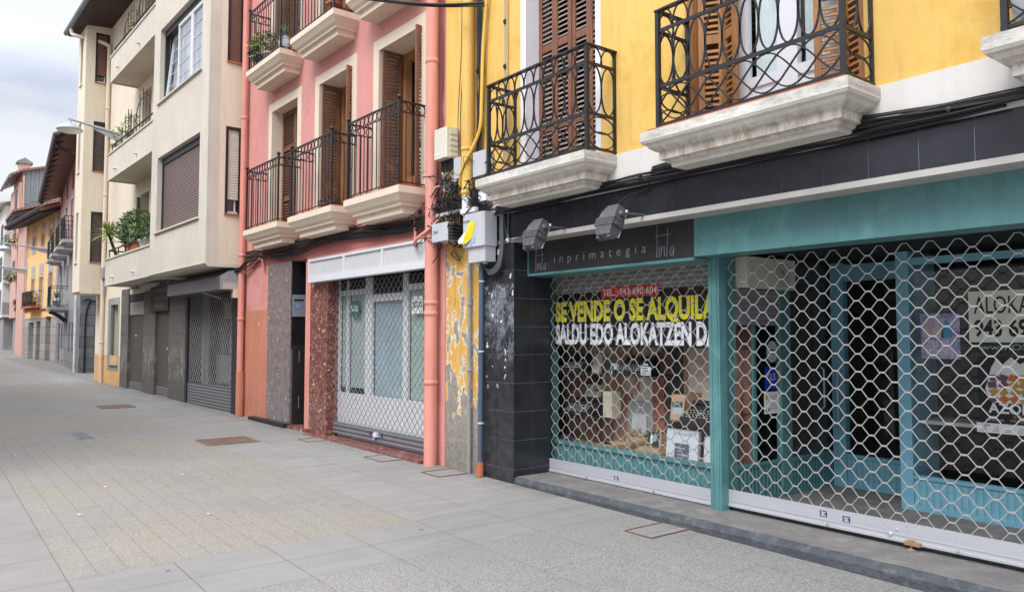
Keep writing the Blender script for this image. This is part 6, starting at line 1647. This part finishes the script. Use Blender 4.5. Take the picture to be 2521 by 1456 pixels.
part('lettering', textmb('JAMAR', .018, 4.43, PW + .006, .89, .07, .001), m_bannerblack, ap)
sp = MB()
for k in range(16): sp.box(4.43 + (k % 6) * .085 + .01 * (k // 6), 4.475 + (k % 6) * .085, PW + .006, PW + .0065, .85 + (k // 6) * .016, .857 + (k // 6) * .016)
part('print', sp, m_greymetal, ap)

# ================================================================== PLANTS
rg_ = random.Random(31)
def planttag(name, fr, base, label): return thing(name, label, 'potted plant', fr, base, 'plants on the balconies')
zt = 3.67
t = planttag('yucca_plant', C, (-8.0, .45, zt), 'spiky yellow green yucca at the left end of the cream balcony')
m = MB(); pot(m, (-7.98, .42, zt - .45), .18, .42); part('pot', m, m_terracotta, t)
part('stem', MB().tube([(-7.98, .42, zt - .05), (-7.97, .52, zt + .2), (-8.0, .66, zt + .62)], [.05, .04, .035], 7), m_stem, t)
m = MB(); spikes(m, (-8.0, .66, zt + .62), 110, .66, .040, rg_, .9, 3, .7); part('leaves', m, [m_leafC, m_leafC, m_leafA], t)
t = planttag('dracaena_plant', C, (-7.3, .4, zt), 'dark sword-leaved plant between the yucca and the round shrub')
m = MB(); pot(m, (-7.25, .4, zt - .45), .16, .40); part('pot', m, m_terracotta, t)
part('stem', MB().tube([(-7.25, .4, zt - .05), (-7.25, .42, zt + .4)], .03, 6), m_stem, t)
m = MB(); spikes(m, (-7.25, .42, zt + .35), 34, .75, .07, rg_, .8, 2, .35); part('leaves', m, [m_leafA, m_leafB], t)
t = planttag('round_shrub', C, (-5.9, .42, zt), 'large round green shrub in a terracotta trough on the cream balcony')
part('trough', MB().prism([(.28, zt - .02), (.56, zt - .02), (.60, zt + .24), (.24, zt + .24)], 'u', -6.45, -5.45), m_terracotta, t)
part('stem', MB().tube([(-5.95, .42, zt + .15), (-5.95, .42, zt + .6)], .03, 6).tube([(-6.0, .42, zt + .2), (-6.3, .42, zt + .6)], .02, 5).tube([(-5.9, .42, zt + .2), (-5.5, .42, zt + .6)], .02, 5), m_stem, t)
m = MB(); foliage(m, (-5.95, .45, zt + .64), (.92, .40, .40), 1500, .085, rg_, 3); foliage(m, (-5.2, .45, zt + .45), (.4, .3, .35), 260, .08, rg_, 3); part('leaves', m, [m_leafA, m_leafB, m_leafB], t)
t = planttag('cactus', C, (-6.65, .3, zt), 'tall thin dark cactus rising behind the round shrub')
m = MB(); pot(m, (-6.65, .28, zt - .4), .14, .36); part('pot', m, m_terracotta, t)
m = MB().tube([(-6.65, .28, zt - .05), (-6.65, .28, zt + .8), (-6.68, .28, zt + 1.5)], [.055, .05, .04], 8)
for k in range(60):
    z = zt + .1 + k * .0235; an = k * 2.4
    m.tube([(-6.66, .28, z), (-6.66 + .10 * math.cos(an), .28 + .10 * math.sin(an), z + .02)], .006, 3)
part('stem', m, m_cactus := pm('cactus skin', (0.035, 0.045, 0.025), 0.7), t)
solo('wrapped_bundle', MB().add([(-5.9, .66, zt + .30), (-5.65, .70, zt + .28), (-5.75, .66, zt + .62), (-5.92, .62, zt + .60), (-5.8, .58, zt + .32)], [(0, 1, 2, 3), (0, 4, 1), (1, 4, 2), (2, 4, 3), (3, 4, 0)]), m_boxgrey, C, 'crumpled silver wrap on the rail before the round shrub', 'wrap')
t = planttag('grey_jug', C, (-4.9, .5, zt), 'pale blue and dark pots standing right of the round shrub')
m = MB(); pot(m, (-5.0, .5, zt), .16, .22); part('pot', m, m_boxgrey, t)
m = MB(); pot(m, (-4.5, .5, zt), .15, .22); part('pot', m, m_greymetal, t)
m = MB(); foliage(m, (-4.5, .5, zt + .32), (.2, .18, .15), 90, .06, rg_, 2); part('leaves', m, [m_leafA, m_leafB], t)
for u, w_, lab in ((-7.8, .45, 'trailing light plant at the left of the middle cream balcony'), (-6.5, .35, 'small leafy plant under the trellis of the middle cream balcony')):
    t = planttag('balcony_plant', C, (u, .5, 6.5), lab)
    m = MB(); pot(m, (u, .45, 6.48), .15, .22); part('pot', m, m_terracotta, t)
    m = MB(); foliage(m, (u, .5, 6.92), (w_, .25, .36), 190, .085, rg_, 2, droop=.8); part('leaves', m, [m_leafC, m_leafA], t)
t = planttag('balcony_plant', C, (-6.2, .5, 9.18), 'trailing plant on the topmost cream balcony')
m = MB(); pot(m, (-6.2, .45, 9.16), .15, .22); part('pot', m, m_terracotta, t)
m = MB(); foliage(m, (-6.2, .5, 9.5), (.5, .2, .28), 170, .08, rg_, 2, droop=.8); part('leaves', m, [m_leafA, m_leafC], t)
# pink upper balconies
t = planttag('potted_bush', P_, (-5.35, .24, 6.32), 'bushy green plant at the left end of the upper pink balcony')
m = MB(); pot(m, (-5.35, .24, 6.317), .14, .22); part('pot', m, m_navy, t)
m = MB(); foliage(m, (-5.32, .25, 6.70), (.44, .17, .24), 620, .075, rg_, 3); part('leaves', m, [m_leafA, m_leafB, m_leafC], t)
t = planttag('flower_pot', P_, (-4.98, .27, 6.32), 'blue and white pot right of the bushy plant on the upper pink balcony')
m = MB(); pot(m, (-4.98, .27, 6.317), .11, .17); part('pot', m, m_boxgrey, t)
m = MB(); foliage(m, (-4.98, .27, 6.52), (.10, .08, .07), 60, .05, rg_, 2); part('leaves', m, [m_leafA, m_leafB], t)
t = planttag('aloe_plant', P_, (-4.26, .28, 6.32), 'aloe in a patterned pale vase at the corner of the upper pink balcony')
m = MB().lathe((-4.26, .28, 6.317), [(.07, 0), (.10, .05), (.105, .14), (.085, .20), (.095, .22), (.08, .22)], 14); part('pot', m, pm('patterned pot', (0.52, 0.56, 0.58), 0.4, 0.1, 20, col2=(0.08, 0.12, 0.16), thr=(0.58, 0.64)), t)
m = MB(); spikes(m, (-4.26, .28, 6.52), 16, .30, .03, rg_, 1.1, 1, .2); part('leaves', m, pm('aloe green', (0.16, 0.24, 0.18), 0.5), t)
t = planttag('succulent', P_, (-4.10, .2, 6.32), 'small yellow ochre pot with a succulent beside the aloe')
m = MB(); pot(m, (-4.13, .17, 6.317), .06, .12); part('pot', m, pm('ochre pot', (0.45, 0.26, 0.05), 0.5), t)
m = MB(); foliage(m, (-4.13, .17, 6.47), (.06, .06, .05), 40, .035, rg_, 2); part('leaves', m, [m_leafA, m_leafB], t)
t = planttag('flower_pot', P_, (-2.42, .3, 6.32), 'terracotta pot at the right corner of the middle upper pink balcony')
m = MB(); pot(m, (-2.42, .3, 6.317), .11, .15); part('pot', m, m_terracotta, t)
m = MB(); foliage(m, (-2.42, .3, 6.52), (.10, .1, .09), 60, .05, rg_, 2); part('leaves', m, [m_leafA, m_leafB], t)
for u, lab in ((-2.62, 'low grey green succulent on the middle lower pink balcony'), (-2.36, 'second low succulent nearer the corner of the middle lower pink balcony')):
    t = planttag('succulent', P_, (u, .3, 3.475), lab)
    m = MB(); pot(m, (u, .3, 3.472), .07, .07); part('pot', m, m_step, t)
    m = MB(); foliage(m, (u, .3, 3.56), (.11, .07, .05), 70, .045, rg_, 2); part('leaves', m, [m_leafB, m_cactus], t)
# farther plants
t = planttag('balcony_palm', H, (-5.9, .3, 2.84), 'small palm in a grey pot on the big balcony of the old stone house')
m = MB(); pot(m, (-5.6, .4, 2.84), .16, .32); part('pot', m, m_greymetal, t)
m = MB(); spikes(m, (-5.6, .42, 3.25), 30, .42, .06, rg_, .9, 2, .4); part('leaves', m, [m_leafA, m_leafB], t)
for u, lab in ((-5.2, 'yellowish plant in the left half of the orange house balcony'), (-4.0, 'dark plant in the right half of the orange house balcony')):
    t = planttag('balcony_plant', O, (u, .25, 3.2), lab)
    m = MB(); pot(m, (u, .25, 3.2), .15, .25); part('pot', m, m_terracotta, t)
    m = MB(); foliage(m, (u, .25, 3.65), (.4, .15, .28), 200, .10, rg_, 2); part('leaves', m, [m_leafC, m_leafB], t)
for x, y, z, w_, lab in ((4.85, 61.5, 8.05, .5, 'trailing green plant high on the salmon block'), (4.8, 61.5, 5.6, .35, 'plant tuft lower on the salmon block corner'), (5.75, 61.2, 8.3, .3, 'plants in the upper flower box of the salmon block'), (5.35, 61.2, 3.75, .35, 'withered reddish plants on the entrance canopy of the salmon block')):
    t = planttag('hanging_plant', WN, (x, -y, z), lab)
    m = MB(); pot(m, (x, -y - .1, z - .25), .15, .25); part('pot', m, m_terracotta, t)
    m = MB(); foliage(m, (x, -y, z + .15), (w_, .3, w_ * 1.1), 260, .16, rg_, 2, droop=1.0); part('leaves', m, [m_leafC if 'withered' not in lab else m_leafred, m_leafB] if 'withered' not in lab else [pm('withered leaf', (0.16, 0.05, 0.035), .7), m_leafB], t)
